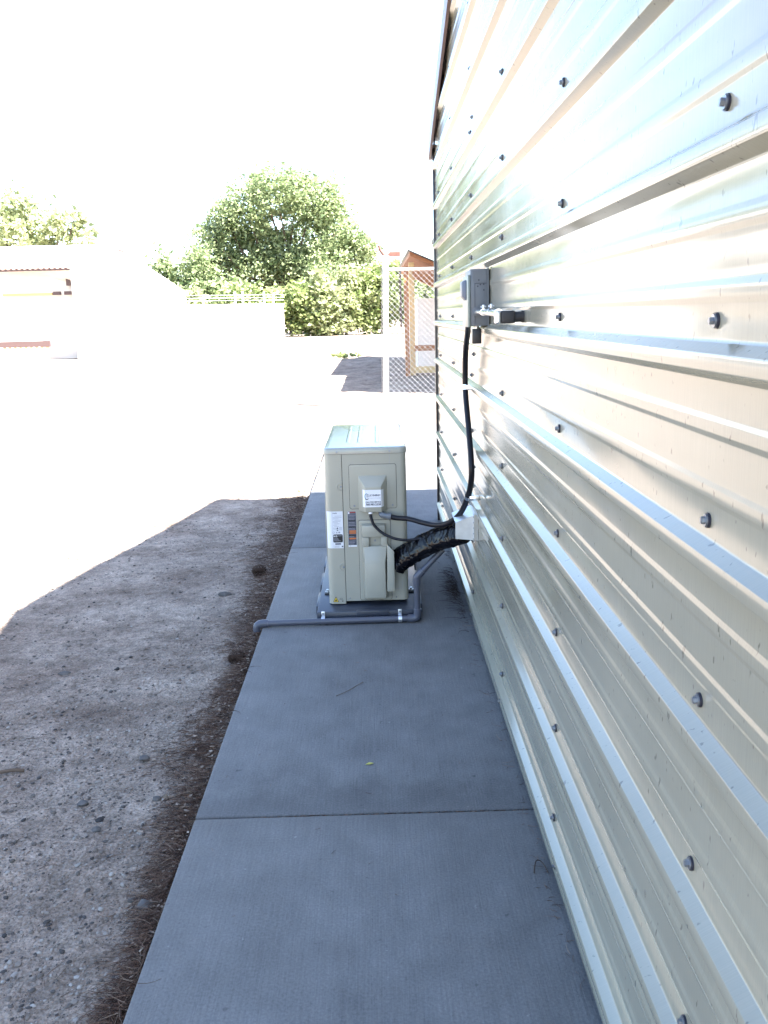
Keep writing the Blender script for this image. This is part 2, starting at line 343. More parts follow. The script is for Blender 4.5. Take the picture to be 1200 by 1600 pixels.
ground = np_mesh('ground', np.stack([GX, GY, GZ], -1).reshape(-1, 3), gF, M['dirt'], smooth=180)
ground['kind'] = 'structure'

# ------------------------------------------------------------------ concrete path of separate slabs
path = bpy.data.objects.new('path', None); COL.objects.link(path); path['kind'] = 'structure'
joints = [-1.2, 2.322, 5.32, 8.37, 11.4]
for a, b in zip(joints[:-1], joints[1:]):
    mb = MB(); mb.box(XL, W + 0.35, a + 0.004, b - 0.004, -0.12, 0.0, 0.006, 3); mb.build('concrete_slab', M['concrete'], path, 40)
for jy in joints[1:-1]:
    mb = MB(); mb.box(XL + 0.004, W, jy - 0.006, jy + 0.006, -0.10, -0.012); mb.build('joint_filler', M['twig'], path, 0)

# ------------------------------------------------------------------ metal building
PIT = 0.2286; RIB0 = 1.2475; EAVE = 2.30; YF = 5.99; YR = 3.0; YN = 0.01; SL = 0.262
bld = thing('metal_building', 'light tan horizontally ribbed metal building with brown roof trim', 'building', (W, YR, 0))
def top_at(y): return EAVE + SL * (YF - y) if y > YR else EAVE + SL * (YF - YR) - SL * (YR - y)
# profile of one pitch measured from a rib centre upward (dz, outward)
prof = [(-0.0255, 0.0), (-0.0225, 0.0006), (-0.0208, 0.002), (-0.0125, 0.0165), (-0.0110, 0.0183), (-0.0090, 0.019), (0.0070, 0.019), (0.0090, 0.0183), (0.0104, 0.0167), (0.0190, 0.002), (0.0208, 0.0006), (0.0238, 0.0),
        (0.045, 0), (0.0620, 0), (0.0640, 0.0003), (0.0685, 0.0020), (0.0705, 0.0023), (0.0819, 0.0023), (0.0839, 0.0020), (0.0884, 0.0003), (0.0904, 0), (0.102, 0), (0.115, 0), (0.128, 0),
        (0.1382, 0), (0.1402, 0.0003), (0.1447, 0.0020), (0.1467, 0.0023), (0.1581, 0.0023), (0.1601, 0.0020), (0.1646, 0.0003), (0.1666, 0), (0.183, 0)]
SCR_Y0 = 1.0918; SCR_S = 0.9147; SCR_Z0 = 1.2923
def oil(y, z):
    t = ((z - RIB0) / PIT) % 1.0
    w = math.sin(math.pi * min(1, max(0, (t - 0.12) / 0.76))) ** 1.0 if 0.12 < t < 0.88 else 0
    rowseed = math.floor((z - RIB0) / PIT) * 3.7
    d = 0.00038 * w * (noise.noise(Vector((y * 1.1, rowseed, z * 2.1))) + 0.16 * noise.noise(Vector((y * 3.4, rowseed + 9, z * 4.0))))
    k = round((y - SCR_Y0) / SCR_S); dy = y - (SCR_Y0 + k * SCR_S)
    r = round((z - SCR_Z0) / PIT); dz = z - (SCR_Z0 + r * PIT)
    d -= 0.0008 * math.exp(-(dy / 0.04) ** 2 - (dz / 0.02) ** 2)
    d += 0.0003 * w * math.exp(-(dy / 0.09) ** 2)
    return d
LAP = 3.78
def sheet(k0, k1, ya, yb, proud):
    """one sheet from rib k0 to rib k1, between ya and yb, clipped by the rake"""
    zs = []
    for k in range(k0, k1):
        for dz, o in prof: zs.append((RIB0 + k * PIT + dz, o))
    for dz, o in prof[:11]: zs.append((RIB0 + k1 * PIT + dz, o + 0.0009))     # lap over the next sheet's rib
    zs = [(z, o) for z, o in zs if z > 0.012]
    if k0 <= -5: zs = [(0.012, 0.0)] + zs
    ztop = max(top_at(ya), top_at(yb), top_at(min(max(YR, ya), yb)))
    zs = [(z, o) for z, o in zs if z < ztop - 0.02]
    if len(zs) < 4: return
    n = max(8, int((yb - ya) / 0.02)); V = []; 
    for z, o in zs:
        lo, hi = ya, yb
        if z > EAVE - 0.02:
            dd = (z - EAVE + 0.02) / SL; lo = max(ya, YN + dd); hi = min(yb, YF - dd)
            if hi < lo: mid = min(max(YR, ya), yb); lo = mid; hi = mid + 1e-4
        for i in range(n + 1):
            y = lo + (hi - lo) * i / n
            V.append((W - o - proud - oil(y, z), y, z))
    m = len(zs); ii = np.arange(m * (n + 1)).reshape(m, n + 1)
    F = np.stack([ii[:-1, :-1], ii[1:, :-1], ii[1:, 1:], ii[:-1, 1:]], -1).reshape(-1, 4)
    np_mesh('wall_sheet', V, F, M['wall'], bld, smooth=28)
for k0 in range(-6, 9, 4):
    sheet(k0, k0 + 4, YN, LAP + 0.04, 0.0012)
    sheet(k0, k0 + 4, LAP - 0.04, YF - 0.02, 0.0)
# remaining envelope: backing of the gable wall, eave walls, far gable, roof
XB = W + 9.0
mb = MB()
mb.poly([(W + 0.03, YN, 0), (W + 0.03, YF - 0.03, 0), (W + 0.03, YF - 0.03, EAVE - 0.01), (W + 0.03, YR, top_at(YR) - 0.02), (W + 0.03, YN, EAVE - 0.01)], (0.02, 0, 0))
mb.build('wall_backing', M['corner'], bld, 0)
for y0, y1 in ((YF - 0.03, YF - 0.01), (YN + 0.01, YN + 0.03)):
    mb = MB(); mb.box(W + 0.055, XB, y0, y1, 0, EAVE - 0.01)
    for k in range(-5, 5):
        z = RIB0 + k * PIT
        if 0 < z < EAVE: mb.box(W + 0.06, XB, y0 - 0.016, y1 + 0.016, z - 0.02, z + 0.02)
    mb.build('eave_wall', M['wall'], bld, 0)
mb = MB(); mb.poly([(XB, YN, 0), (XB, YF, 0), (XB, YF, EAVE - 0.01), (XB, YR, top_at(YR) - 0.02), (XB, YN, EAVE - 0.01)], (0.03, 0, 0)); mb.build('far_gable_wall', M['wall'], bld, 0)
for ya in (YF + 0.05, YN - 0.05):
    za = EAVE - SL * 0.05; zr = top_at(YR)
    mb = MB(); mb.hexa([(W - 0.005, ya, za + 0.004), (XB + 0.05, ya, za + 0.004), (XB + 0.05, YR, zr + 0.004), (W - 0.005, YR, zr + 0.004), (W - 0.005, ya, za + 0.03), (XB + 0.05, ya, za + 0.03), (XB + 0.05, YR, zr + 0.03), (W - 0.005, YR, zr + 0.03)])
    mb.build('roof_sheet', M['roofmetal'], bld, 0)
    # rake trim: two lapped lengths of brown channel with a return lip
    for t0, t1, off in ((0.0, 0.55, 0.0), (0.54, 1.0, 0.003)):
        y0 = ya + (YR - ya) * t0; y1 = ya + (YR - ya) * t1; z0 = za + (zr - za) * t0; z1 = za + (zr - za) * t1
        mb = MB()
        for xa, xb, da, db in ((W - 0.034 - off, W - 0.031 - off, -0.075, 0.036), (W - 0.031, W - 0.004, 0.033, 0.036), (W - 0.031 - off, W - 0.020, -0.075, -0.072)):
            mb.hexa([(xa, y0, z0 + da), (xb, y0, z0 + da), (xb, y1, z1 + da), (xa, y1, z1 + da), (xa, y0, z0 + db), (xb, y0, z0 + db), (xb, y1, z1 + db), (xa, y1, z1 + db)])
        mb.build('rake_trim', M['trim'], bld, 0)
mb = MB(); mb.box(W - 0.036, W + 0.03, YF + 0.03, YF + 0.075, EAVE - 0.085, EAVE + 0.0, 0.004); mb.build('fascia_end_cap', M['ratelabel'], bld, 30)
mb = MB(); mb.box(W - 0.013, W + 0.055, YF - 0.028, YF + 0.012, 0.0, EAVE - 0.03, 0.003); mb.build('corner_trim', M['corner'], bld, 30)
# screws: hex washer head + rubber washer
def screw_meshes():
    h = MB(); h.cyl((0, 0, 0), (-0.0018, 0, 0), 0.0072, 20); h.cyl((-0.0018, 0, 0), (-0.0060, 0, 0), 0.0044, 6); h.cyl((-0.0060, 0, 0), (-0.0066, 0, 0), 0.0032, 12)
    a = h.build('screw', M['screw'], None, 30)
    w = MB(); w.cyl((0.003, 0, 0), (0.0, 0, 0), 0.0088, 20); b = w.build('washer', M['washer'], None, 30)
    return a, b
s0, w0 = screw_meshes(); first = True
def put_screw(x, y, z, s=1.0):
    global first
    a = s0 if first else s0.copy(); b = w0 if first else w0.copy()
    if not first: COL.objects.link(a); COL.objects.link(b)
    first = False
    a.parent = bld; a.location = (x - W, y - YR, z); a.scale = (s, s, s); a.rotation_euler = (random.uniform(0, 6.28), random.uniform(-.05, .05), random.uniform(-.05, .05)); b.parent = a
for c in range(-1, 6):
    y = SCR_Y0 + c * SCR_S
    for j in range(-8, 6):
        z = SCR_Z0 - j * PIT
        if z < 0.04 or z > top_at(y) - 0.08: continue
        put_screw(W - 0.0038, y + random.uniform(-0.006, 0.006), z + random.uniform(-0.004, 0.004), 1.05)
for y, z in ((1.985, 0.042), (2.974, 0.030), (3.9, 0.035), (4.8, 0.035)): put_screw(W - 0.0035, y, z, 0.95)
for y, z in ((LAP - 0.02, 1.146), (LAP - 0.02, 2.02), (LAP - 0.02, 0.70)): put_screw(W - 0.0045, y, z, 0.9)

# ------------------------------------------------------------------ lettering
DG = None
def text(name, body, x0, z0, width, height, y, material, parent, bold=0.0, spacing=1.0):
    c = bpy.data.curves.new('lettering', 'FONT'); c.body = body; c.size = 1; c.offset = bold; c.space_character = spacing; c.resolution_u = 2
    o = bpy.data.objects.new('lettering', c); COL.objects.link(o)
    bpy.context.view_layer.update()
    me = bpy.data.meshes.new_from_object(o.evaluated_get(bpy.context.evaluated_depsgraph_get()))
    bpy.data.objects.remove(o); bpy.data.curves.remove(c)
    n = len(me.vertices); co = np.zeros(n * 3, dtype=np.float32); me.vertices.foreach_get('co', co); co = co.reshape(-1, 3)
    mn = co.min(0); mxx = co.max(0); off = wloc(parent)
    out = np.zeros_like(co)
    out[:, 0] = x0 + (co[:, 0] - mn[0]) / (mxx[0] - mn[0]) * width - off.x
    out[:, 2] = z0 + (co[:, 1] - mn[1]) / max(mxx[1] - mn[1], 1e-6) * height - off.z
    out[:, 1] = y - off.y
    me.vertices.foreach_set('co', out.ravel()); me.materials.clear(); me.materials.append(material); me.name = name; me.update()
    q = bpy.data.objects.new(name, me); COL.objects.link(q); q.parent = parent
    return q

# ------------------------------------------------------------------ equipment pad
AY0, AY1 = 4.04, 4.93; AX0, AX1 = -0.232, 0.121; AZ0, AZ1 = 0.066, 0.722
pad = thing('equipment_pad', 'dark grey plastic pad under the outdoor air conditioning unit', 'pad', (-0.055, 4.45, 0))
PX0, PX1, PY0, PY1, PZ = -0.283, 0.172, 3.945, 5.02, 0.048
mb = MB(); mb.box(PX0, PX1, PY0, PY1, 0.001, PZ, 0.006, 2)
mb.build('slab_body', M['pad'], pad)
mb = MB()
for k in range(3):
    y = PY0 + 0.10 + k * 0.34; mb.box(PX0 - 0.009, PX0 + 0.006, y, y + 0.22, 0.004, PZ - 0.004, 0.003); mb.box(PX1 - 0.006, PX1 + 0.009, y, y + 0.22, 0.004, PZ - 0.004, 0.003)
mb.build('edge_rib', M['pad'], pad)
mb = MB(); mb.box(-0.11, 0.03, PY0 - 0.007, PY0 + 0.01, 0.026, PZ + 0.0035, 0.002); mb.build('lip', M['pad'], pad)

# ------------------------------------------------------------------ air conditioning unit
ac = thing('air_conditioner', 'beige outdoor air conditioning unit standing on the grey pad', 'air conditioner', (-0.055, 4.45, PZ))
def rrect(x0, x1, y0, y1, r, n=6):
    pts = []
    for cx, cy_, a0 in ((x0 + r, y0 + r, 180), (x1 - r, y0 + r, 270), (x1 - r, y1 - r, 0), (x0 + r, y1 - r, 90)):
        for k in range(n + 1):
            a = R(a0 + 90 * k / n); pts.append((cx + r * math.cos(a), cy_ + r * math.sin(a)))
    return pts
def skin(pathpts, z0, z1, t=0.0015, lip=0.0015):
    """thin folded sheet standing on a path, with a turned top/bottom edge"""
    mb = MB(); n = len(pathpts); vsx = []; nor = []
    for i in range(n):
        a = Vector((*pathpts[max(i - 1, 0)], 0)); b = Vector((*pathpts[min(i + 1, n - 1)], 0)); d = (b - a).normalized(); nor.append(Vector((-d.y, d.x, 0)))
    rows = [(z0, t), (z0, 0), (z0 + lip, -0.0), (z1 - lip, 0), (z1, 0), (z1, t)]
    for z, inn in rows:
        for i in range(n): vsx.append((pathpts[i][0] + nor[i].x * inn, pathpts[i][1] + nor[i].y * inn, z))
    fs = []
    for r_ in range(len(rows) - 1):
        for i in range(n - 1): fs.append((r_ * n + i, r_ * n + i + 1, (r_ + 1) * n + i + 1, (r_ + 1) * n + i))
    # ends turned in
    for e in (0, n - 1):
        a = len(vsx)
        for z in (z0, z1): vsx.append((pathpts[e][0] + nor[e].x * 0.012, pathpts[e][1] + nor[e].y * 0.012, z))
        fs.append((1 * n + e, 4 * n + e, a + 1, a))
    mb.add(vsx, fs); return mb
fp = rrect(AX0, AX1, AY0, AY1, 0.026)
SEAM = -0.1565
# front panel: near side seam -> left around the front -> far side. side panel: seam -> right
left = [(SEAM - 0.0012, AY0)] + fp[6::-1] + fp[27:20:-1] + [(SEAM, AY1)]
right = [(SEAM + 0.0012, AY0)] + [(x, AY0) for x in (-0.10, -0.04, 0.02)] + fp[7:14] + [(AX1, AY0 + 0.12)]
mb = MB(); ip = rrect(AX0 + 0.006, AX1 - 0.006, AY0 + 0.012, AY1 - 0.006, 0.02)
mb.poly([(x, y, AZ0 - 0.004) for x, y in ip], (0, 0, AZ1 - AZ0 + 0.006)); mb.build('inner_body', M['black_pl'], ac)
frontp = skin(left[::-1], AZ0 - 0.012, AZ1).build('front_panel', M['ac'], ac, 30)
sidep = skin(right, AZ0, AZ1).build('side_panel', M['ac'], ac, 30)
# lid
mb = MB(); lp = rrect(AX0 - 0.003, AX1 + 0.003, AY0 - 0.003, AY1 + 0.003, 0.029)
n = len(lp); cxm, cym = (AX0 + AX1) / 2, (AY0 + AY1) / 2
def inset(d): return [(cxm + (x - cxm) * (1 - d / 0.18), cym + (y - cym) * (1 - d / 0.45)) for x, y in lp]
rings = [(lp, AZ1 + 0.0015), (lp, AZ1 + 0.019), (inset(0.0012), AZ1 + 0.023), (inset(0.004), AZ1 + 0.0265), (inset(0.009), AZ1 + 0.028), (inset(0.02), AZ1 + 0.0285)]
vsx = [(x, y, z) for ring, z in rings for x, y in ring]; fs = []
for r_ in range(len(rings) - 1):
    for i in range(n): fs.append((r_ * n + i, r_ * n + (i + 1) % n, (r_ + 1) * n + (i + 1) % n, (r_ + 1) * n + i))
fs.append(tuple(range((len(rings) - 1) * n, len(rings) * n))); fs.append(tuple(range(n))[::-1])
mb.add(vsx, fs); lid = mb.build('lid', M['ac_lid'], ac, 35)
for x0, x1 in ((-0.145, -0.120), (-0.095, -0.070), (-0.015, 0.010)):
    mb = MB(); mb.hexa([(x0, AY0 + 0.14, AZ1 + 0.027), (x1, AY0 + 0.14, AZ1 + 0.027), (x1, AY1 - 0.06, AZ1 + 0.027), (x0, AY1 - 0.06, AZ1 + 0.027), (x0 + 0.007, AY0 + 0.17, AZ1 + 0.0300), (x1 - 0.007, AY0 + 0.17, AZ1 + 0.0300), (x1 - 0.007, AY1 - 0.09, AZ1 + 0.0300), (x0 + 0.007, AY1 - 0.09, AZ1 + 0.0300)], 0.002)
    mb.build('pressed_rib', M['ac_lid'], lid)
def smallscrew(x, z, y, parent, r=0.0048):
    mb = MB(); mb.cyl((x, y + 0.001, z), (x, y - 0.0016, z), r, 14); mb.cyl((x, y - 0.0016, z), (x, y - 0.0026, z), r * 0.62, 10); mb.box(x - r * .5, x + r * .5, y - 0.0031, y - 0.0024, z - 0.0005, z + 0.0005)
    return mb.build('screw', M['screw'], parent)
smallscrew(-0.176, 0.7335, AY0 - 0.003, lid); smallscrew(0.051, 0.7335, AY0 - 0.003, lid)
smallscrew(-0.139, 0.078, AY0, sidep, 0.0035); smallscrew(0.066, 0.078, AY0, sidep, 0.0035)
for z in (0.582, 0.222):   # half-round screw pockets at the seam
    mb = MB()
    pts = [(-0.158, AY0 - 0.0008, z + 0.014)] + [(-0.166 + 0.014 * math.cos(a), AY0 - 0.0008, z + 0.014 * math.sin(a)) for a in np.linspace(R(90), R(270), 14)] + [(-0.158, AY0 - 0.0008, z - 0.014)]
    mb.tube(pts, 0.0022, 6, smooth=0); mb.build('screw_pocket', M['ac'], frontp)
    smallscrew(-0.163, z, AY0, frontp, 0.005)
# upper service panel + hood
def plate(x0, x1, z0, z1, yb, yf, r, bev, material, name, parent):
    bm = bmesh.new(); pts = rrect(x0, x1, z0, z1, r, 5); vv = [bm.verts.new((x, yb, z)) for x, z in pts]; f = bm.faces.new(vv)
    ex = bmesh.ops.extrude_face_region(bm, geom=[f]); nv = [e for e in ex['geom'] if isinstance(e, bmesh.types.BMVert)]
    for v in nv: v.co.y = yf
    bmesh.ops.recalc_face_normals(bm, faces=bm.faces[:])
    if bev:
        ed = [e for e in bm.edges if all(abs(v.co.y - yf) < 1e-6 for v in e.verts)]
        bmesh.ops.bevel(bm, geom=ed, offset=bev, segments=3, affect='EDGES', profile=0.5)
    mb = MB(); mb.bm(bm); return mb.build(name, material, parent, 30)
plate(-0.1275, 0.0785, 0.4815, 0.6775, AY0 + 0.002, AY0 - 0.0004, 0.010, 0, M['black_pl'], 'panel_gap', sidep)
sp = plate(-0.126, 0.077, 0.483, 0.676, AY0 + 0.002, AY0 - 0.0022, 0.009, 0.0012, M['ac'], 'service_panel', ac)
smallscrew(-0.107, 0.4965, AY0 - 0.0022, sp); smallscrew(0.059, 0.4965, AY0 - 0.0022, sp)
YH = AY0 - 0.045
mb = MB()
mb.hexa([(-0.089, AY0 - 0.001, 0.474), (0.037, AY0 - 0.001, 0.474), (0.037, AY0 - 0.001, 0.629), (-0.089, AY0 - 0.001, 0.629), (-0.059, YH, 0.474), (0.010, YH, 0.474), (0.010, YH, 0.585), (-0.059, YH, 0.585)], 0.0035, 3)
hood = mb.build('cable_hood', M['ac'], sp, 30)
# sticker wraps over the hood's facets
mb = MB()
def hy(x):
    if x < -0.059: return YH + (-0.059 - x) / 0.030 * 0.044
    if x > 0.010: return YH + (x - 0.010) / 0.027 * 0.044
    return YH
xs = [-0.0695, -0.0625, -0.0595, -0.056, 0.007, 0.0105, 0.0135, 0.0205]
ys = [hy(x) - 0.0012 for x in xs]; ys[2] -= 0.0004; ys[5] -= 0.0004
for i in range(len(xs) - 1): mb.quad((xs[i], ys[i], 0.497), (xs[i + 1], ys[i + 1], 0.497), (xs[i + 1], ys[i + 1], 0.573), (xs[i], ys[i], 0.573))
stk = mb.build('service_sticker', M['sticker'], sp, 0); stk['label'] = 'white service sticker with navy lettering'
yt = YH - 0.0018
text('lettering', 'JC ENERGY', -0.0395, 0.5435, 0.0475, 0.0095, yt, M['ink'], sp, 0.03)
text('lettering', 'SOLUTIONS', -0.0395, 0.5345, 0.0475, 0.0045, yt, M['inkgrey'], sp, 0.0, 1.5)
text('lettering', 'CALL FOR SERVICE', -0.0575, 0.5165, 0.0655, 0.0066, yt, M['ink'], sp, 0.03)
text('lettering', '760.983.2328', -0.0575, 0.5045, 0.0655, 0.0095, yt, M['ink'], sp, 0.035)
mb = MB(); mb.tube([(-0.0515 + 0.0085 * math.cos(a), yt, 0.545 + 0.0115 * math.sin(a)) for a in np.linspace(R(75), R(240), 14)], 0.0014, 6); mb.build('logo_swirl', M['inkblue'], sp)
mb = MB(); mb.tube([(-0.0515 + 0.0085 * math.cos(a), yt, 0.543 + 0.0115 * math.sin(a)) for a in np.linspace(R(225), R(320), 10)], 0.0015, 6); mb.build('logo_swirl', M['ink'], sp)
mb = MB(); mb.tube([(-0.0475 + 0.005 * math.cos(a), yt, 0.548 + 0.006 * math.sin(a)) for a in np.linspace(0, R(360), 16)], 0.0008, 6); mb.box(-0.0487, -0.0465, yt - 0.0005, yt + 0.0003, 0.5435, 0.5525); mb.build('logo_ring', M['inkgrey'], sp)
# rating label on the front panel
yl = AY0 - 0.0012
def flat(name, x0, x1, z0, z1, y, material, parent):
    mb = MB(); mb.box(x0, x1, y, y + 0.0006, z0, z1); return mb.build(name, material, parent, 0)
lb = flat('rating_label', -0.2055, -0.1595, 0.3085, 0.4735, yl, M['ratelabel'], frontp)
# part of the label that follows the rounded corner
mb = MB(); cp = [(AX0 + 0.026 + 0.0272 * math.cos(R(a)), AY0 + 0.026 + 0.0272 * math.sin(R(a))) for a in np.linspace(205, 270, 9)]
for i in range(8): mb.quad((cp[i][0], cp[i][1], 0.3085), (cp[i + 1][0], cp[i + 1][1], 0.3085), (cp[i + 1][0], cp[i + 1][1], 0.4735), (cp[i][0], cp[i][1], 0.4735))
mb.build('rating_label', M['ratelabel'], frontp, 60)
yp = yl - 0.0005
mb = MB(); mb.poly([(-0.2055, yp, 0.4655), (-0.2025, yp, 0.4685), (-0.2015, yp, 0.4655)], (0, 0.0004, 0)); mb.build('brand_mark', M['ink'], frontp, 0)
text('lettering', 'DAIKIN', -0.2005, 0.4635, 0.016, 0.0045, yp, M['ink'], frontp, 0.03)
for i, (z, x0, x1) in enumerate(((0.452, -0.196, -0.165), (0.4455, -0.203, -0.165), (0.440, -0.203, -0.178), (0.434, -0.196, -0.168), (0.4285, -0.203, -0.170), (0.423, -0.203, -0.182), (0.4175, -0.199, -0.175), (0.412, -0.203, -0.186), (0.4065, -0.198, -0.178), (0.399, -0.203, -0.188), (0.3945, -0.203, -0.190))):
    flat('print_line', x0, x1, z, z + 0.0013, yp, M['inkgrey'], frontp)
for z in (0.402, 0.398, 0.394, 0.390): flat('print_line', -0.178, -0.164, z, z + 0.0012, yp, M['inkgrey'], frontp)
mb = MB(); mb.poly([(-0.189, yp, 0.394), (-0.1805, yp, 0.394), (-0.1845, yp, 0.404)], (0, 0.0004, 0)); mb.box(-0.188, -0.181, yp, yp + 0.0004, 0.387, 0.3905); mb.build('print_mark', M['inkwarn'], frontp, 0)
mb = MB(); mb.tube([(-0.2015 + 0.004 * math.cos(a), yp, 0.3795 + 0.004 * math.sin(a)) for a in np.linspace(0, 6.28, 14)], 0.0006, 5)
mb.poly([(-0.192, yp, 0.376), (-0.184, yp, 0.376), (-0.188, yp, 0.384)], (0, 0.0004, 0)); mb.box(-0.181, -0.173, yp, yp + 0.0004, 0.3765, 0.3825); mb.build('print_mark', M['inkgrey'], frontp, 0)
plate(-0.2045, -0.1625, 0.3345, 0.371, yp + 0.0004, yp, 0.006, 0, M['black_pl'], 'black_badge', frontp)
text('lettering', 'R-32', -0.202, 0.359, 0.016, 0.008, yp - 0.0005, M['sticker'], frontp, 0.03)
for z, x1 in ((0.3635, -0.166), (0.351, -0.182), (0.346, -0.179), (0.341, -0.172)): flat('print_line', -0.184 if z > 0.36 else -0.202, x1, z, z + 0.0018, yp - 0.0005, M['inkgrey'], frontp)
flat('print_bar', -0.196, -0.171, 0.325, 0.3305, yp, M['ink'], frontp); flat('print_bar', -0.168, -0.1615, 0.3135, 0.3185, yp, M['ink'], frontp)
for z in (0.319, 0.3155, 0.312): flat('print_line', -0.2, -0.178, z, z + 0.001, yp, M['inkgrey'], frontp)
# warning label on the side panel
flat('warning_label', -0.1385, -0.1015, 0.3135, 0.4725, yl, M['ratelabel'], sidep)
flat('print_block', -0.1378, -0.1022, 0.321, 0.4718, yp, M['inkwarn'], sidep)
for z0, z1, mt in ((0.4655, 0.4705, 'inkred'), (0.381, 0.387, 'inkorange'), (0.3725, 0.3785, 'inkorange'), (0.3475, 0.354, 'inkorange'), (0.430, 0.4335, 'black_pl'), (0.3995, 0.403, 'black_pl'), (0.362, 0.3655, 'black_pl')):
    flat('print_band', -0.133 if mt != 'black_pl' else -0.1375, -0.1035, z0, z1, yp - 0.0004, M[mt], sidep)
flat('print_band', -0.136, -0.130, 0.461, 0.4695, yp - 0.0006, M['sticker'], sidep)
for k in range(22):
    z = 0.3255 + k * 0.0064
    if any(a - 0.003 < z < b for a, b in ((0.372, 0.388), (0.3475, 0.355), (0.429, 0.434), (0.399, 0.403), (0.362, 0.366))): continue
    flat('print_line', -0.135, -0.1045 - 0.008 * random.random(), z, z + 0.0017, yp - 0.0004, M['inkgrey'], sidep)
text('lettering', 'V', -0.131, 0.3155, 0.003, 0.004, yp, M['ink'], sidep, 0.04)
# flammability triangle and A2L
mb = MB(); mb.poly([(-0.2145, yl - 0.0004, 0.0635), (-0.1895, yl - 0.0004, 0.0635), (-0.202, yl - 0.0004, 0.0875)], (0, 0.0006, 0)); mb.build('warning_triangle_border', M['black_pl'], frontp, 0)
mb = MB(); mb.poly([(-0.2118, yl - 0.0009, 0.0652), (-0.1922, yl - 0.0009, 0.0652), (-0.202, yl - 0.0009, 0.0842)], (0, 0.0006, 0)); mb.build('warning_triangle', M['yellow'], frontp, 0)
mb = MB(); mb.poly([(-0.2052, yl - 0.0013, 0.067), (-0.1988, yl - 0.0013, 0.067), (-0.1978, yl - 0.0013, 0.0705), (-0.2002, yl - 0.0013, 0.0735), (-0.2012, yl - 0.0013, 0.0775), (-0.2038, yl - 0.0013, 0.0735), (-0.206, yl - 0.0013, 0.0705)], (0, 0.0004, 0)); mb.build('flame_symbol', M['black_pl'], frontp, 0)
text('lettering', 'A2L', -0.1865, 0.072, 0.0165, 0.0095, yl, M['inkwarn'], frontp, 0.0)
flat('print_line', -0.186, -0.177, 0.0665, 0.0675, yl, M['inkgrey'], frontp); flat('print_bar', -0.1755, -0.170, 0.0645, 0.0685, yl, M['ink'], frontp)
# valve cover
plate(-0.0935, 0.0485, 0.0685, 0.4325, AY0 + 0.002, AY0 - 0.0004, 0.010, 0, M['black_pl'], 'cover_gap', sidep)
vc = plate(-0.092, 0.047, 0.070, 0.431, AY0 + 0.002, AY0 - 0.004, 0.009, 0.002, M['ac'], 'valve_cover', ac)
mb = MB()
yb = AY0 - 0.003
mb.frustum((-0.082, 0.026, 0.360, 0.418), yb, (-0.078, 0.023, 0.362, 0.412), AY0 - 0.034, 0.003)          # top block
mb.hexa([(-0.080, yb, 0.318), (-0.048, yb, 0.318), (-0.048, yb, 0.362), (-0.080, yb, 0.362), (-0.076, AY0 - 0.031, 0.318), (-0.048, AY0 - 0.031, 0.318), (-0.048, AY0 - 0.031, 0.3605), (-0.076, AY0 - 0.031, 0.3605)], 0.002)
mb.hexa([(0.005, yb, 0.318), (0.034, yb, 0.318), (0.034, yb, 0.362), (0.005, yb, 0.362), (0.005, AY0 - 0.031, 0.318), (0.031, AY0 - 0.031, 0.318), (0.031, AY0 - 0.031, 0.3605), (0.005, AY0 - 0.031, 0.3605)], 0.002)
mb.box(-0.049, 0.006, AY0 - 0.012, yb, 0.318, 0.3605, 0.001)                                           # recess floor
mb.hexa([(-0.080, yb, 0.320), (0.034, yb, 0.320), (0.034, yb, 0.252), (-0.080, yb, 0.252), (-0.074, AY0 - 0.029, 0.3195), (0.030, AY0 - 0.029, 0.3195), (0.020, AY0 - 0.058, 0.252), (-0.066, AY0 - 0.058, 0.252)], 0.003)
mb.hexa([(-0.076, yb, 0.254), (0.028, yb, 0.254), (0.028, yb, 0.078), (-0.076, yb, 0.078), (-0.066, AY0 - 0.058, 0.2535), (0.020, AY0 - 0.058, 0.2535), (0.021, AY0 - 0.058, 0.092), (-0.066, AY0 - 0.058, 0.092)], 0.004)
mb.build('cover_bulge', M['ac'], vc, 30)
mb = MB(); mb.hexa([(0.024, yb, 0.122), (0.054, yb, 0.122), (0.054, yb, 0.300), (0.028, yb, 0.335), (0.026, AY0 - 0.060, 0.122), (0.060, AY0 - 0.058, 0.122), (0.060, AY0 - 0.058, 0.300), (0.032, AY0 - 0.052, 0.330)], 0.002); mb.build('pipe_shroud', M['ac'], vc, 30)
smallscrew(-0.021, 0.342, AY0 - 0.012, vc)
flat('knockout_line', 0.0545, 0.0935, 0.118, 0.1192, AY0 - 0.0004, M['inkgrey'], sidep); flat('knockout_line', 0.0925, 0.0937, 0.119, 0.16, AY0 - 0.0004, M['inkgrey'], sidep)
flat('fold_line', 0.0497, 0.0505, 0.07, 0.72, AY0 - 0.0003, M['inkgrey'], sidep)
# feet and hold-down clips
for y in (AY0 + 0.16, AY1 - 0.2):
    mb = MB(); mb.box(AX0 - 0.03, AX1 + 0.03, y, y + 0.05, PZ + 0.0005, PZ + 0.008, 0.002); mb.box(AX0 + 0.01, AX1 - 0.01, y + 0.002, y + 0.048, PZ + 0.008, AZ0 - 0.003); mb.build('foot', M['black_pl'], ac)
    for x in (AX0 - 0.017, AX1 + 0.017):
        mb = MB(); mb.cyl((x, y + 0.025, PZ + 0.008), (x, y + 0.025, PZ + 0.012), 0.011, 16); mb.cyl((x, y + 0.025, PZ + 0.012), (x, y + 0.025, PZ + 0.020), 0.007, 6); mb.build('anchor_bolt', M['galv'], ac)
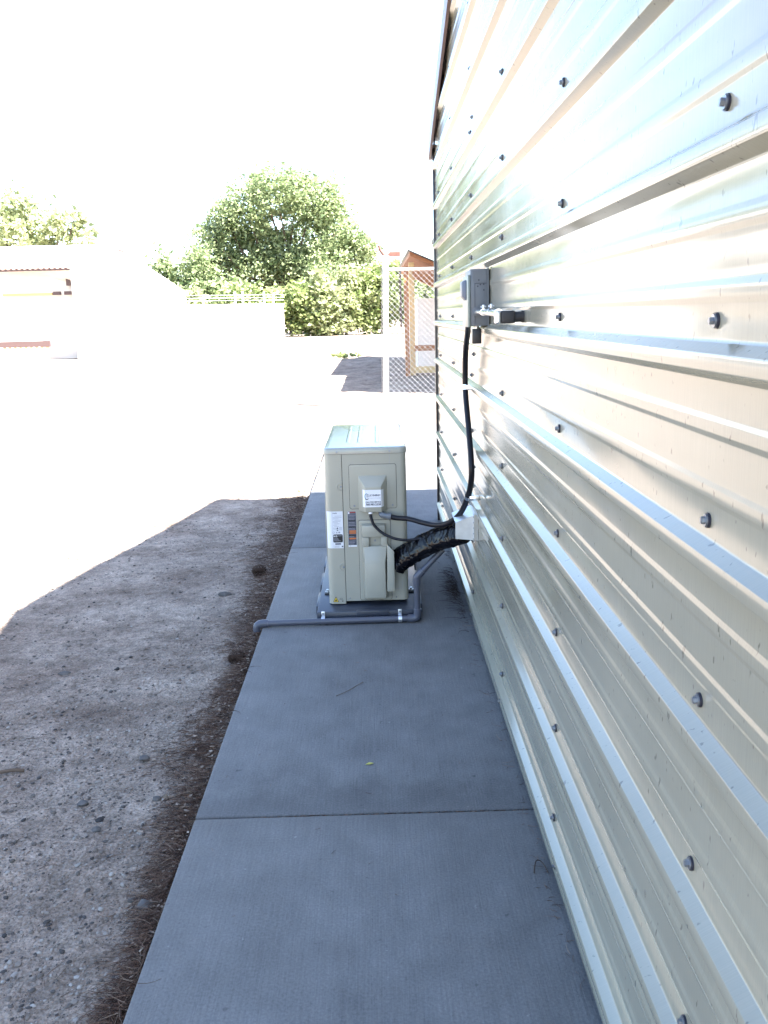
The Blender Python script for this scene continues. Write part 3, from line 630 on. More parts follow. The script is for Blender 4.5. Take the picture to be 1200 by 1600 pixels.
# fan guard on the front (-X) and coil at the back (+X)
fy, fz = 4.40, 0.395
mb = MB(); mb.cyl((AX0 + 0.004, fy, fz), (AX0 - 0.0012, fy, fz), 0.285, 40); mb.build('fan_opening', M['black_pl'], ac, 20)
mb = MB()
for r in np.arange(0.04, 0.30, 0.022): mb.tube([(AX0 - 0.006, fy + r * math.cos(a), fz + r * math.sin(a)) for a in np.linspace(0, 2 * math.pi, 33)], 0.0018, 5, cap=False)
for k in range(12):
    a = k * math.pi / 6; mb.cyl((AX0 - 0.006, fy + 0.04 * math.cos(a), fz + 0.04 * math.sin(a)), (AX0 - 0.006, fy + 0.285 * math.cos(a), fz + 0.285 * math.sin(a)), 0.002, 5)
mb.build('fan_guard', M['ac'], ac, 40)
mb = MB()
for k in range(70): y = AY0 + 0.13 + k * 0.0105; mb.box(AX1 - 0.004, AX1 + 0.0005, y, y + 0.002, AZ0 + 0.02, AZ1 - 0.02)
mb.build('coil_fin', M['fin'], ac, 0)['kind'] = 'stuff'

# ------------------------------------------------------------------ drain pipe
pr = 0.0134; py = 3.918; pz = 0.0155
dp = thing('drain_pipe', 'grey plastic drain pipe running across the concrete to the dirt', 'pipe', (-0.2, py, 0))
def pipe_z(x): return pz + 0.004 * (x + 0.5)
mb = MB(); mb.cyl((-0.50, py - 0.01, pipe_z(-0.5)), (0.128, py, pipe_z(0.12)), pr, 20); mb.build('pipe_run', M['pvc'], dp)
mb = MB(); mb.tube([(-0.492, py - 0.01, pz), (-0.515, py - 0.01, pz), (-0.531, py - 0.0105, pz - 0.003), (-0.540, py - 0.011, pz - 0.013), (-0.541, py - 0.012, pz - 0.034)], 0.0172, 20, smooth=4); mb.build('elbow', M['pvc'], dp)
mb = MB(); mb.tube([(0.112, py, pipe_z(.12)), (0.134, py, pipe_z(.12)), (0.149, py, pipe_z(.12) + 0.005), (0.154, py, pipe_z(.12) + 0.02), (0.154, py, pipe_z(.12) + 0.042)], 0.0172, 20, smooth=4); mb.build('elbow', M['pvc'], dp)
mb = MB(); mb.cyl((0.154, py, 0.045), (0.153, py, 0.178), pr, 20); mb.build('riser', M['pvc'], dp)
mb = MB(); mb.tube([(0.153, py, 0.166), (0.153, py, 0.196), (0.157, py, 0.206), (0.178, py, 0.229)], 0.0168, 20, smooth=4); mb.build('elbow', M['pvc'], dp)
mb = MB(); mb.cyl((0.166, py, 0.216), (0.268, py + 0.012, 0.318), pr, 20); mb.build('upper_run', M['pvc'], dp)
for x in (-0.255, 0.078):
    mb = MB(); z = pipe_z(x)
    arc = [(x, py + 0.0163 * math.cos(a), z + 0.0163 * math.sin(a)) for a in np.linspace(R(60), R(285), 14)]
    vsx = []; fs = []
    for i, p in enumerate(arc):
        for dx in (-0.008, 0.008):
            vsx.append((p[0] + dx, p[1], p[2]))
    for i in range(len(arc) - 1): fs.append((2 * i, 2 * i + 1, 2 * i + 3, 2 * i + 2))
    mb.add(vsx, fs); mb.box(x - 0.008, x + 0.008, PY0 - 0.0075, PY0 - 0.006, z + 0.010, z + 0.036, 0.0005)
    mb.box(x - 0.008, x + 0.008, PY0 - 0.02, PY0 - 0.006, z + 0.009, z + 0.0115)
    st = mb.build('pipe_strap', M['galv'], dp, 30)
    mb = MB(); mb.cyl((x, PY0 - 0.0075, z + 0.026), (x, PY0 - 0.0105, z + 0.026), 0.0042, 12); mb.build('screw', M['screw'], st)

# ------------------------------------------------------------------ insulated line set, flashing, cables
ls = thing('insulated_line_set', 'shiny black taped pipe bundle running from the unit up to the wall', 'pipe bundle', (0.15, 3.95, 0.25))
base = [(0.068, 4.030, 0.236), (0.082, 4.022, 0.250), (0.108, 4.000, 0.274), (0.145, 3.965, 0.305), (0.20, 3.915, 0.347), (0.255, 3.86, 0.384), (0.30, 3.80, 0.410), (0.325, 3.765, 0.425), (0.345, 3.74, 0.436)]
def bundle(pts, seed):
    """crinkled plastic tape: facets of a jittered triangle net over an oval section"""
    mb = MB(); P = [Vector(p) for p in pts]; Q = []
    for i in range(len(P) - 1):
        p0 = P[max(i - 1, 0)]; p1 = P[i]; p2 = P[i + 1]; p3 = P[min(i + 2, len(P) - 1)]
        for k in range(12):
            t = k / 12; Q.append(0.5 * ((2 * p1) + (p2 - p0) * t + (2 * p0 - 5 * p1 + 4 * p2 - p3) * t * t + (3 * p1 - p0 - 3 * p2 + p3) * t ** 3))
    Q.append(P[-1]); m = len(Q); n = 52; vsx = []; fs = []; rr = random.Random(5)
    for i in range(m):
        t = (Q[min(i + 1, m - 1)] - Q[max(i - 1, 0)]).normalized(); sx = t.cross(Vector((0, 0, 1))).normalized(); up = sx.cross(t)
        sx, up = sx * math.cos(R(24)) + up * math.sin(R(24)), up * math.cos(R(24)) - sx * math.sin(R(24))
        for k in range(n):
            th = 2 * math.pi * (k + rr.uniform(-.12, .12)) / n; c, s_ = math.cos(th), math.sin(th)
            a = 0.031 * math.copysign(abs(c) ** 0.55, c); b = (0.053 - 0.010 * i / m) * math.copysign(abs(s_) ** 0.6, s_)
            wr = 0.0016 * noise.noise(Vector((i * 0.33 + seed, c * 2.6, s_ * 2.6))) + rr.uniform(-.00035, .00035) + 0.0022 * abs(noise.noise(Vector((i * 0.20 + s_ * 3, c * 3, s_ * 6 - i * .14)))) + 0.0004 * noise.noise(Vector((i * .6, c * 7, s_ * 7)))
            if (i + round(6 * s_)) % 17 == 0: wr -= 0.0025
            vsx.append(Q[i] + sx * (a + wr * c * 1.5) + up * (b + wr * s_ * 1.5) + t * rr.uniform(-.0004, .0004))
    for i in range(m - 1):
        for k in range(n):
            q = (i * n + k, i * n + (k + 1) % n, (i + 1) * n + (k + 1) % n, (i + 1) * n + k)
            fs += [(q[0], q[1], q[2]), (q[0], q[2], q[3])] if rr.random() < .5 else [(q[0], q[1], q[3]), (q[1], q[2], q[3])]
    fs.append(tuple(range(n))[::-1]); fs.append(tuple((m - 1) * n + k for k in range(n)))
    mb.add(vsx, fs); return mb
bundle(base, 2.2).build('taped_bundle', M['tape'], ls, 180)

fl = thing('wall_flashing', 'bare sheet metal cover where the black pipe bundle enters the wall', 'flashing', (W - 0.045, 3.72, 0.49))
fx0 = 0.297
mb = MB()
A = [(fx0, 3.62, 0.437), (W - 0.003, 3.62, 0.428), (W - 0.003, 3.62, 0.534), (fx0, 3.62, 0.500)]
mb.poly(A, (0, 0.0015, 0)); mb.build('near_cheek', M['tin'], fl, 0)
mb = MB(); mb.poly([(p[0], 3.81, p[2]) for p in A], (0, 0.0015, 0)); mb.build('far_cheek', M['tin'], fl, 0)
mb = MB(); mb.hexa([(fx0, 3.6185, 0.5008), (W - 0.003, 3.6185, 0.5348), (W - 0.003, 3.812, 0.5348), (fx0, 3.812, 0.5008), (fx0, 3.6185, 0.5024), (W - 0.003, 3.6185, 0.5364), (W - 0.003, 3.812, 0.5364), (fx0, 3.812, 0.5024)]); mb.build('top_plate', M['tin'], fl, 0)
mb = MB(); mb.box(W - 0.0215, W - 0.020, 3.598, 3.6215, 0.425, 0.540); 
mb.build('flange', M['tin'], fl, 0)
for k in range(5):
    mb = MB(); z = 0.437 + k * 0.022; mb.cyl((W - 0.0215, 3.609, z), (W - 0.0235, 3.609, z), 0.0028, 10); mb.build('rivet', M['screw'], fl)

cb = thing('control_cable', 'thin black cable looping from the sticker hood to the taped pipes', 'cable', (-0.03, 4.0, 0.47))
mb = MB(); mb.tube([(-0.038, 4.005, 0.474), (-0.036, 3.998, 0.452), (-0.022, 3.985, 0.418), (0.012, 3.968, 0.388), (0.06, 3.95, 0.368), (0.11, 3.935, 0.362), (0.155, 3.93, 0.366), (0.19, 3.915, 0.376)], 0.0063, 12, smooth=6); mb.build('jacket', M['conduit'], cb)
mb = MB(); mb.cyl((-0.038, 4.006, 0.4775), (-0.0378, 4.004, 0.466), 0.0088, 14); mb.build('gland', M['sticker'], cb)

cd = thing('flexible_conduit', 'black flexible electrical conduit curving from the unit up the wall to the grey box', 'conduit', (0.2, 3.8, 0.45))
cpts = [(0.040, 3.995, 0.4555), (0.075, 3.985, 0.449), (0.128, 3.945, 0.4515), (0.185, 3.89, 0.4455), (0.24, 3.83, 0.4475), (0.285, 3.77, 0.471), (0.322, 3.70, 0.520), (0.345, 3.62, 0.598), (0.352, 3.535, 0.685), (0.352, 3.535, 0.762), (0.352, 3.63, 0.875), (0.352, 3.735, 0.99), (0.352, 3.75, 1.06), (0.350, 3.70, 1.16), (0.345, 3.565, 1.235), (0.340, 3.50, 1.262)]
mb = MB(); mb.tube(cpts, 0.0112, 18, smooth=8); mb.build('jacket', M['conduit'], cd)
mb = MB(); mb.tube([(0.008, 4.02, 0.472), (0.010, 4.005, 0.462), (0.022, 4.0, 0.4575), (0.046, 3.994, 0.4545)], 0.0125, 16, smooth=4); mb.cyl((0.040, 3.9955, 0.4555), (0.052, 3.992, 0.4535), 0.0155, 12); mb.build('angle_connector', M['boxgrey'], cd)
for c, nrm in (((0.346, 3.612, 0.605), (0.1, -0.65, 0.75)), ((0.352, 3.744, 1.02), (0, 0.1, 1))):
    t = Vector(nrm).normalized(); c = Vector(c); mb = MB(); mb.tube([c - t * 0.009, c + t * 0.009], 0.0132, 18, cap=False)
    mb.box(c.x + 0.004, W - 0.002, c.y - 0.034, c.y - 0.008, c.z - 0.009, c.z + 0.009, 0.001); mb.build('clamp', M['emt'], cd)

# ------------------------------------------------------------------ disconnect box and its conduit
dx = thing('disconnect_box', 'grey electrical disconnect box mounted on the tan ribbed wall', 'electrical box', (W - 0.04, 3.31, 1.26))
BY0, BY1 = 3.22, 3.40
mb = MB(); mb.box(0.322, W - 0.004, BY0, BY1, 1.262, 1.447, 0.003, 2); mb.build('enclosure', M['boxgrey'], dx)
mb = MB(); mb.box(0.313, 0.322, BY0 - 0.003, BY1 + 0.003, 1.258, 1.428, 0.003, 2); mb.build('front_cover', M['boxgreen'], dx)
mb = MB(); mb.hexa([(0.313, 3.26, 1.345), (0.313, 3.35, 1.345), (0.313, 3.35, 1.415), (0.313, 3.26, 1.415), (0.298, 3.27, 1.36), (0.298, 3.34, 1.36), (0.298, 3.34, 1.408), (0.298, 3.27, 1.408)], 0.004); mb.build('pull_handle', M['knob'], dx)
mb = MB(); mb.box(0.330, 0.374, BY0 - 0.0012, BY0 + 0.001, 1.405, 1.443, 0.0); mb.build('flange_plate', M['boxgrey'], dx, 0)
mb = MB(); mb.box(0.336, 0.3375, BY0 - 0.0012, BY0, 1.27, 1.40); mb.box(0.336, 0.376, BY0 - 0.0012, BY0, 1.3995, 1.401); mb.build('knockout_line', M['washer'], dx, 0)
for x, z in ((0.346, 1.391), (0.355, 1.396), (0.366, 1.397), (0.3665, 1.3785), (0.350, 1.411)):
    mb = MB(); mb.cyl((x, BY0 + 0.001, z), (x, BY0 - 0.0015, z), 0.0024, 10); mb.build('knockout_hole', M['washer'], dx)
mb = MB(); mb.box(W - 0.010, W - 0.006, BY0 - 0.002, BY0 + 0.03, 1.26, 1.452, 0.0); mb.build('back_flange', M['boxgrey'], dx, 0)

sg = thing('surge_protector', 'small black block hanging below the grey electrical box', 'surge protector', (0.346, 3.265, 1.203))
mb = MB(); mb.box(0.331, 0.362, 3.25, 3.285, 1.202, 1.252, 0.003, 2); mb.build('housing', M['black_pl'], sg)
mb = MB(); mb.cyl((0.3465, 3.267, 1.250), (0.3465, 3.267, 1.262), 0.0085, 16); mb.cyl((0.3465, 3.267, 1.2525), (0.3465, 3.267, 1.2575), 0.012, 6); mb.build('nipple', M['galv'], sg)

em = thing('metal_conduit', 'shiny metal conduit with black elbow fitting leaving the electrical box', 'conduit', (0.33, 2.85, 1.305))
mb = MB(); mb.tube([(0.341, BY0 + 0.002, 1.308), (0.339, 3.1, 1.3075), (0.335, 2.9, 1.306), (0.330, 2.7, 1.3045), (0.325, 2.52, 1.303)], 0.0092, 18, smooth=4); mb.build('tube', M['emt'], em)
mb = MB(); mb.cyl((0.341, BY0 - 0.0005, 1.308), (0.3408, BY0 - 0.008, 1.308), 0.0145, 18); mb.build('locknut', M['boxgrey'], em)
mb = MB(); mb.tube([(0.3385, 3.0, 1.3065), (0.3375, 2.97, 1.3065)], 0.0108, 18); mb.build('coupling', M['emt'], em)
mb = MB(); mb.cyl((0.3255, 2.545, 1.3025), (0.3245, 2.512, 1.3022), 0.0128, 18); mb.build('compression_nut', M['emt'], em)
mb = MB(); mb.box(0.312, 0.326, 2.478, 2.515, 1.276, 1.309, 0.005, 3); mb.build('cover_plate', M['emt'], em)
mb = MB(); mb.box(0.326, 0.364, 2.480, 2.514, 1.277, 1.309, 0.005, 3); mb.build('elbow_body', M['black_rub'], em)
mb = MB(); mb.cyl((0.363, 2.497, 1.293), (W - 0.001, 2.497, 1.293), 0.0135, 20); mb.cyl((W - 0.008, 2.497, 1.293), (W - 0.001, 2.497, 1.293), 0.0155, 20); mb.build('hub', M['black_rub'], em)
for y in (2.98, 2.72):
    x = 0.3385 - (3.0 - y) * 0.03; mb = MB(); mb.tube([(x, y + 0.006, 1.3068), (x, y - 0.006, 1.3068)], 0.0112, 18, cap=False); mb.box(x - 0.003, x + 0.003, y - 0.006, y + 0.006, 1.317, 1.329, 0.001)
    mb.cyl((x - 0.008, y, 1.323), (x + 0.008, y, 1.323), 0.0028, 8); mb.box(x + 0.01, W - 0.002, y - 0.005, y + 0.005, 1.302, 1.311); mb.build('strap', M['galv'], em)

# ------------------------------------------------------------------ ground cover: gravel, needles, leaf bits
def ico(seed, r=1.0, sub=1):
    bm = bmesh.new(); bmesh.ops.create_icosphere(bm, subdivisions=sub, radius=r)
    for v in bm.verts: v.co *= 1 + 0.35 * noise.noise(v.co * 1.3 + Vector((seed, seed * 2, 0))); 
    bm.verts.index_update(); V = np.array([v.co[:] for v in bm.verts]); F = np.array([[v.index for v in f.verts] for f in bm.faces]); bm.free(); return V, F
protos = [ico(s * 1.9 + .3) for s in range(8)]
def scatter_stones(name, n, xr, yr, smin, smax, material, dens=None):
    VV = []; FF = []; o = 0
    for _ in range(n):
        for _t in range(20):
            x = random.uniform(*xr); y = yr[0] + (yr[1] - yr[0]) * random.random() ** 1.5
            if dens is None or random.random() < dens(x, y): break
        s = smin + (smax - smin) * random.random() ** 6
        V, F = random.choice(protos); a = random.uniform(0, 6.28); c, sn = math.cos(a), math.sin(a)
        sc = s * np.array([random.uniform(.8, 1.4), random.uniform(.7, 1.2), random.uniform(.5, .8)])
        P = V * sc; P = np.stack([P[:, 0] * c - P[:, 1] * sn, P[:, 0] * sn + P[:, 1] * c, P[:, 2]], 1) + np.array([x, y, gheight(x, y) + s * 0.15])
        VV.append(P); FF.append(F + o); o += len(V)
    ob = np_mesh(name, np.concatenate(VV), np.concatenate(FF), material, None, smooth=60); ob['kind'] = 'stuff'; return ob
gd = lambda x, y: 0.25 + 0.75 * max(0, min(1, 0.5 + 1.4 * lnoise(x, y, 1.1, 4.4) + (2.6 - y) * 0.35))
o = scatter_stones('gravel', 24000, (-2.3, XL - 0.01), (1.45, 6.4), 0.0016, 0.0075, M['gravel'], gd); tag(o, 'fine mixed gravel strewn over the shaded dirt', 'gravel')

def strands(name, specs, material, nseg=4):
    """thin bent three sided strands: specs = (x,y,z,length,yaw,pitch,bend,radius)"""
    VV = []; FF = []; o = 0; ring = np.array([[math.cos(a), math.sin(a)] for a in (0, 2.094, 4.189)])
    for x, y, z, ln, yaw, pit_, bend, r in specs:
        p = np.array([x, y, z]); pts = [p]; a = yaw; b = pit_
        for k in range(nseg):
            p = p + np.array([math.cos(a) * math.cos(b), math.sin(a) * math.cos(b), math.sin(b)]) * ln / nseg; pts.append(p); a += bend / nseg; b -= (pit_ * 1.6) / nseg
        for k, q in enumerate(pts):
            rr = r * (1 - 0.6 * k / nseg)
            d = np.array([-math.sin(a), math.cos(a), 0])
            VV.append(q + ring[:, :1] * d * rr + ring[:, 1:] * np.array([0, 0, 1]) * rr)
        for k in range(nseg):
            for i in range(3): FF.append((o + k * 3 + i, o + k * 3 + (i + 1) % 3, o + (k + 1) * 3 + (i + 1) % 3, o + (k + 1) * 3 + i))
        o += 3 * (nseg + 1)
    ob = np_mesh(name, np.concatenate(VV), np.array(FF), material, None, smooth=180); ob['kind'] = 'stuff'; return ob
def strip_w(y):   # width of the litter strip along the slab edge
    base_ = 0.10 + 0.035 * lnoise(0, y, 1.7, 2.0)
    base_ += 0.10 * math.exp(-((y - 4.1) / 0.35) ** 2) + 0.05 * math.exp(-((y - 2.85) / 0.3) ** 2) + (0.16 if y > 4.3 else 0) * min(1, (y - 4.3) / 0.8) - (0.045 if y < 2.1 else 0)
    return max(0.04, base_ * (0.78 + 0.45 * lnoise(3.0, y, 6.0, 1.0)))
sp_ = []
for i in range(13000):
    y = 1.5 + 5.6 * random.random() ** 1.25
    w = strip_w(y); d = abs(random.gauss(0, 0.55)) * w
    if random.random() < 0.035: d = random.uniform(0, 0.9)
    x = XL - 0.006 - d; z = gheight(x, y) + random.uniform(0.0, 0.022) * math.exp(-d / w)
    sp_.append((x, y, z, random.uniform(0.025, 0.075), random.uniform(0, 6.28), random.uniform(-0.15, 0.22), random.uniform(-2.2, 2.2), random.uniform(0.0006, 0.0012)))
for i in range(3800):
    x = XL - random.uniform(0.05, 1.5); y = 1.6 + 5.2 * random.random()
    if lnoise(x, y * .5, 3.1, 6.0) < 0.22: continue
    sp_.append((x, y, gheight(x, y) + .002, random.uniform(0.012, 0.05), random.uniform(0, 6.28), random.uniform(0, .1), random.uniform(-1.2, 1.2), random.uniform(0.0005, 0.0010)))
tag(strands('pine_needles', sp_, M['needle']), 'dry brown pine needles piled along the slab edge', 'pine needles')
VV = []; FF = []; o = 0
for i in range(3600):
    y = 1.5 + 5.6 * random.random() ** 0.6; w = strip_w(y); d = abs(random.gauss(0, 0.6)) * w
    if random.random() < 0.10: d = random.uniform(0, 1.2)
    x = XL - 0.008 - d; z = gheight(x, y) + 0.004 + random.random() * 0.018 * math.exp(-d / w)
    s = random.uniform(0.003, 0.0095); a = random.uniform(0, 6.28); tilt = random.uniform(-.6, .6)
    c, sn = math.cos(a), math.sin(a); pts = np.array([(-1, 0, 0), (-.3, .45, .15), (.5, .38, .1), (1, 0, .3), (.4, -.42, .12), (-.4, -.4, .1)]) * s
    pts[:, 2] += pts[:, 1] * tilt
    VV.append(np.stack([pts[:, 0] * c - pts[:, 1] * sn, pts[:, 0] * sn + pts[:, 1] * c, pts[:, 2]], 1) + np.array([x, y, z])); FF.append(np.arange(6) + o); o += 6
ob = np_mesh('leaf_litter', np.concatenate(VV), np.array(FF), M['litter']); ob['kind'] = 'stuff'; tag(ob, 'dry tan leaf bits mixed into the pine needles', 'leaf litter')
# crumbs on the slab and along the wall foot, debris in the joint
sp_ = []
for i in range(46):
    x = random.uniform(XL + .03, W - .02); y = random.uniform(1.5, 5.2); sp_.append((x, y, 0.0012, random.uniform(0.006, 0.022), random.uniform(0, 6.28), 0, random.uniform(-.8, .8), 0.0008))
for i in range(130):
    y = random.uniform(1.6, 5.6); x = W - 0.012 - abs(random.gauss(0, 0.012)); sp_.append((x, y, 0.0015, random.uniform(0.01, 0.045), random.uniform(0, 6.28), random.uniform(0, .3), random.uniform(-1.5, 1.5), 0.0008))
for i in range(170):
    jy = 2.322; x = random.uniform(XL + .15, W - .01); sp_.append((x, jy + random.uniform(-.004, .004), -0.004, random.uniform(0.006, 0.014), random.choice((0, 3.14)) + random.uniform(-.4, .4), 0.1, 0, 0.0011))
tag(strands('needle_crumbs', sp_, M['needle'], 3), 'loose brown needles and crumbs scattered on the concrete', 'debris')
sp_ = []
for i in range(210):
    a = random.uniform(math.pi * 0.5, math.pi * 1.5); x = W - 0.015 - abs(random.gauss(0, .02)); y = 4.35 + random.gauss(0, 0.22); sp_.append((x, y, 0.003, random.uniform(0.02, 0.10), a, random.uniform(0.0, .7), random.uniform(-1.5, 1.5), random.uniform(0.0006, .0014)))
tag(strands('dry_weeds', sp_, M['twig'], 4), 'dark dry weeds and twigs heaped at the wall foot behind the pipes', 'weeds')

# pine cones
def pine_cone(x, y, r, label):
    t = thing('pine_cone', label, 'pine cone', (x, y, gheight(x, y)), 'pine cones at the slab edge')
    core = MB(); core.tube([(x - r * .9, y, gheight(x, y) + r * .75), (x + r * .9, y + r * .3, gheight(x, y) + r * .8)], r * .45, 10); core.build('core', M['cone'], t)
    mb = MB(); c = Vector((x, y + .15 * r, gheight(x, y) + r * .78)); n_ = 90
    for i in range(n_):
        u = (i + .5) / n_; th = i * 2.39996; ax = (u * 2 - 1) * r * 1.05; rad = r * math.sqrt(max(0.05, 1 - (u * 2 - 1) ** 2)) * .9
        d = Vector((0.25 * (u - .5), math.cos(th), math.sin(th))).normalized(); p = c + Vector((ax, ax * .3, 0)) + d * rad * .45; q = c + Vector((ax + .12 * r, ax * .3, 0)) + d * rad
        s = d.cross(Vector((1, .3, 0))).normalized() * r * .17
        mb.add([p - s * .4, p + s * .4, q + s, q + d * r * .1 + Vector((r * .1, 0, 0)), q - s, q + Vector((r * .09, 0, 0))], [(0, 1, 2, 5), (0, 5, 4), (5, 2, 3), (5, 3, 4)])
    ob = mb.build('cone_scales', M['cone'], t, 0, recalc=False); ob['kind'] = 'stuff'
pine_cone(-0.585, 3.56, 0.030, 'larger pine cone against the slab edge just nearer than the drain pipe')
pine_cone(-0.655, 4.90, 0.034, 'dark pine cone in the needles beyond the drain pipe')

def rock(x, y, s, mt, label, sq=(1.2, 1, .7)):
    bm = bmesh.new(); rr = random.Random(round(x * 977 + y * 131))
    for i in range(15):
        d = Vector((rr.gauss(0, 1), rr.gauss(0, 1), rr.gauss(0, 1))).normalized() * rr.uniform(.85, 1.1); bm.verts.new((d.x * s * sq[0], d.y * s * sq[1], d.z * s * sq[2]))
    res = bmesh.ops.convex_hull(bm, input=bm.verts[:]); bmesh.ops.delete(bm, geom=[e for e in res['geom_interior'] if isinstance(e, bmesh.types.BMVert)], context='VERTS')
    bmesh.ops.bevel(bm, geom=bm.edges[:], offset=s * .10, segments=2, affect='EDGES', profile=.5); bmesh.ops.triangulate(bm, faces=bm.faces[:])
    bm.verts.index_update(); me = MB(); me.bm(bm); ob = me.build('stone', M[mt], None, 40); ob.location = (x, y, gheight(x, y) + s * sq[2] * .4)
    tag(ob, label, 'stone', 'loose stones on the dirt')
rock(-0.762, 2.765, 0.0185, 'stone', 'biggest grey angular stone nearest the needle strip, mid way up the dirt')
rock(-0.878, 2.51, 0.0155, 'stone', 'rounded grey stone on the dirt left of the black stone')
rock(-0.800, 2.41, 0.0115, 'stonedark', 'small black stone on the open dirt')
rock(-0.793, 2.355, 0.0125, 'stone', 'dull grey stone half buried just below the black stone')
rock(-0.663, 2.51, 0.013, 'stone', 'dark grey pebble beside the brown pebble at the needles')
rock(-0.638, 2.51, 0.0135, 'stonebrown', 'brown pebble touching the needles beside a grey one')
rock(-0.788, 2.185, 0.0095, 'stonepale', 'pale flat pebble on the dirt below the black stone', (1.3, 1, .5))
rock(-0.785, 4.56, 0.026, 'stone', 'wide low grey stone left of the drain pipe elbow', (1.5, .9, .6))
rock(-1.265, 3.56, 0.021, 'stone', 'flat grey stone far out on the dirt', (1.5, .9, .5))
rock(-1.065, 3.58, 0.012, 'stonedark', 'dark pebble in the middle of the dirt patch')
rock(-0.572, 1.985, 0.021, 'stone', 'large grey stone against the slab edge near the bottom', (1.1, 1, .8))
rock(-0.612, 2.02, 0.012, 'stone', 'smaller grey stone next to the large one at the slab edge')
for x, y, l in ((-1.15, 2.70, 'pale stick lying at the left edge of the dirt'),):
    mb = MB(); z = gheight(x, y) + .008; mb.tube([(x - .05, y - .01, z), (x, y, z + .004), (x + .035, y + .004, z)], 0.006, 8, smooth=3); tag(mb.build('stick', M['bark']), l.replace('pale', 'brown'), 'stick')
mb = MB(); mb.tube([(-0.17, 3.12, 0.003), (-0.13, 3.16, 0.004), (-0.095, 3.215, 0.003), (-0.075, 3.245, 0.003)], 0.0010, 6, smooth=4); tag(mb.build('twig', M['bark']), 'thin bent twig on the concrete left of centre', 'twig')
mb = MB(); mb.tube([(W - .045, 2.02, 0.003), (W - .035, 2.055, 0.012), (W - .02, 2.06, 0.006), (W - .012, 2.02, 0.004)], 0.0014, 6, smooth=5); tag(mb.build('twig', M['twig']), 'curled dark twig on the concrete at the wall foot', 'twig')
mb = MB(); mb.add([(-.062, 2.60, .002), (-.05, 2.608, .005), (-.036, 2.606, .003), (-.046, 2.597, .004)], [(0, 1, 2, 3)]); mb.add([(-.062, 2.60, .0012), (-.05, 2.608, .0042), (-.036, 2.606, .0022), (-.046, 2.597, .0032)], [(3, 2, 1, 0)]); tag(mb.build('fallen_leaf', M['yleaf'], None, 0), 'tiny yellow green leaf on the concrete slab', 'leaf')

# ------------------------------------------------------------------ chain link fence beyond the building
FY = 14.0
cf = thing('chain_link_fence', 'galvanised chain link fence with rusty barbed wire arms beyond the building', 'fence', (0.15, FY, DZ))
mb = MB(); mb.cyl((0.143, FY, DZ - .1), (0.186, FY, 2.10), 0.040, 20); mb.cyl((0.186, FY, 2.10), (0.187, FY, 2.13), 0.046, 20); mb.build('post', M['fencegalv'], cf)
mb = MB(); mb.cyl((2.9, FY, DZ - .1), (2.9, FY, 2.10), 0.040, 20); mb.build('post', M['fencegalv'], cf)
mb = MB(); mb.cyl((0.19, FY, 1.935), (2.9, FY, 1.92), 0.02, 14); mb.build('top_rail', M['fencegalv'], cf)
mb = MB(); d = 0.078; x0, x1, z0, z1 = 0.20, 2.88, 0.03, 1.93
for sgn in (1, -1):
    c = (x0 - z1) if sgn > 0 else (x0 + z0)
    end = (x1 - z0) if sgn > 0 else (x1 + z1)
    while c < end:
        # x - sgn*z = c
        za = max(z0, min(z1, (x0 - c) * sgn)); zb = max(z0, min(z1, (x1 - c) * sgn)); a, b = min(za, zb), max(za, zb)
        if b - a > 0.02: mb.tube([(c + sgn * a, FY - 0.028 + .004 * sgn, a), (c + sgn * b, FY - 0.028 + .004 * sgn, b)], 0.0016, 4, cap=False)
        c += d
mb.build('chain_link_mesh', M['meshwire'], cf, 0)['kind'] = 'stuff'
mb = MB(); pts = []
for k in range(64): z = 0.02 + k * 0.031; pts.append((0.142 + z * 0.02 - 0.046 - (0.016 if k % 2 else 0), FY - .035, z))
mb.tube(pts, 0.006, 5); mb.build('selvage_wire', M['stone'], cf)
mb = MB(); mb.tube([(0.187, FY, 2.12), (0.150, FY, 2.16), (0.115, FY, 2.21), (0.098, FY, 2.275)], 0.020, 8, smooth=4, rfun=lambda t: .026 - .010 * t); mb.build('barbed_wire_arm', M['rust'], cf)
mb = MB(); mb.hexa([(0.187, FY - .02, 2.105), (0.24, FY - .02, 2.13), (0.24, FY - .02, 2.155), (0.187, FY - .02, 2.135), (0.187, FY + .02, 2.105), (0.24, FY + .02, 2.13), (0.24, FY + .02, 2.155), (0.187, FY + .02, 2.135)]); mb.box(0.24, 0.40, FY - .02, FY + .02, 2.115, 2.178, .004); mb.build('barbed_wire_arm', M['rust'], cf, 0)

# timber porch beyond the fence, plus an unseen shed added to cast shade
SY = 21.0
ph = thing('timber_porch', 'orange brown timber porch with sloping roof seen through the fence', 'porch', (1.0, SY + 3, DZ))
def pbox(name, a, m_, par): mb = MB(); mb.box(*a, 0.006); return mb.build(name, m_, par, 0)
pbox('post', (0.665, 0.765, SY, SY + .12, DZ, 2.30), M['wood'], ph)
pbox('post', (0.785, 0.905, SY + .3, SY + .42, DZ, 2.4), M['woodpale'], ph)
pbox('post', (0.62, 0.67, SY + 2.0, SY + 2.1, 1.0, 2.3), M['housebrown'], ph)
pbox('rail', (0.875, 2.4, SY + .05, SY + .13, 0.50, 0.625), M['wood'], ph)
pbox('sill_beam', (0.875, 2.4, SY + .05, SY + .2, 0.02, 0.16), M['woodpale'], ph)
mb = MB(); mb.hexa([(0.80, SY - .1, 2.52), (2.6, SY - .1, 1.72), (2.6, SY + 8.5, 1.72), (0.80, SY + 8.5, 2.52), (0.80, SY - .1, 2.60), (2.6, SY - .1, 1.80), (2.6, SY + 8.5, 1.80), (0.80, SY + 8.5, 2.60)]); mb.build('roof_deck', M['wood'], ph, 0)
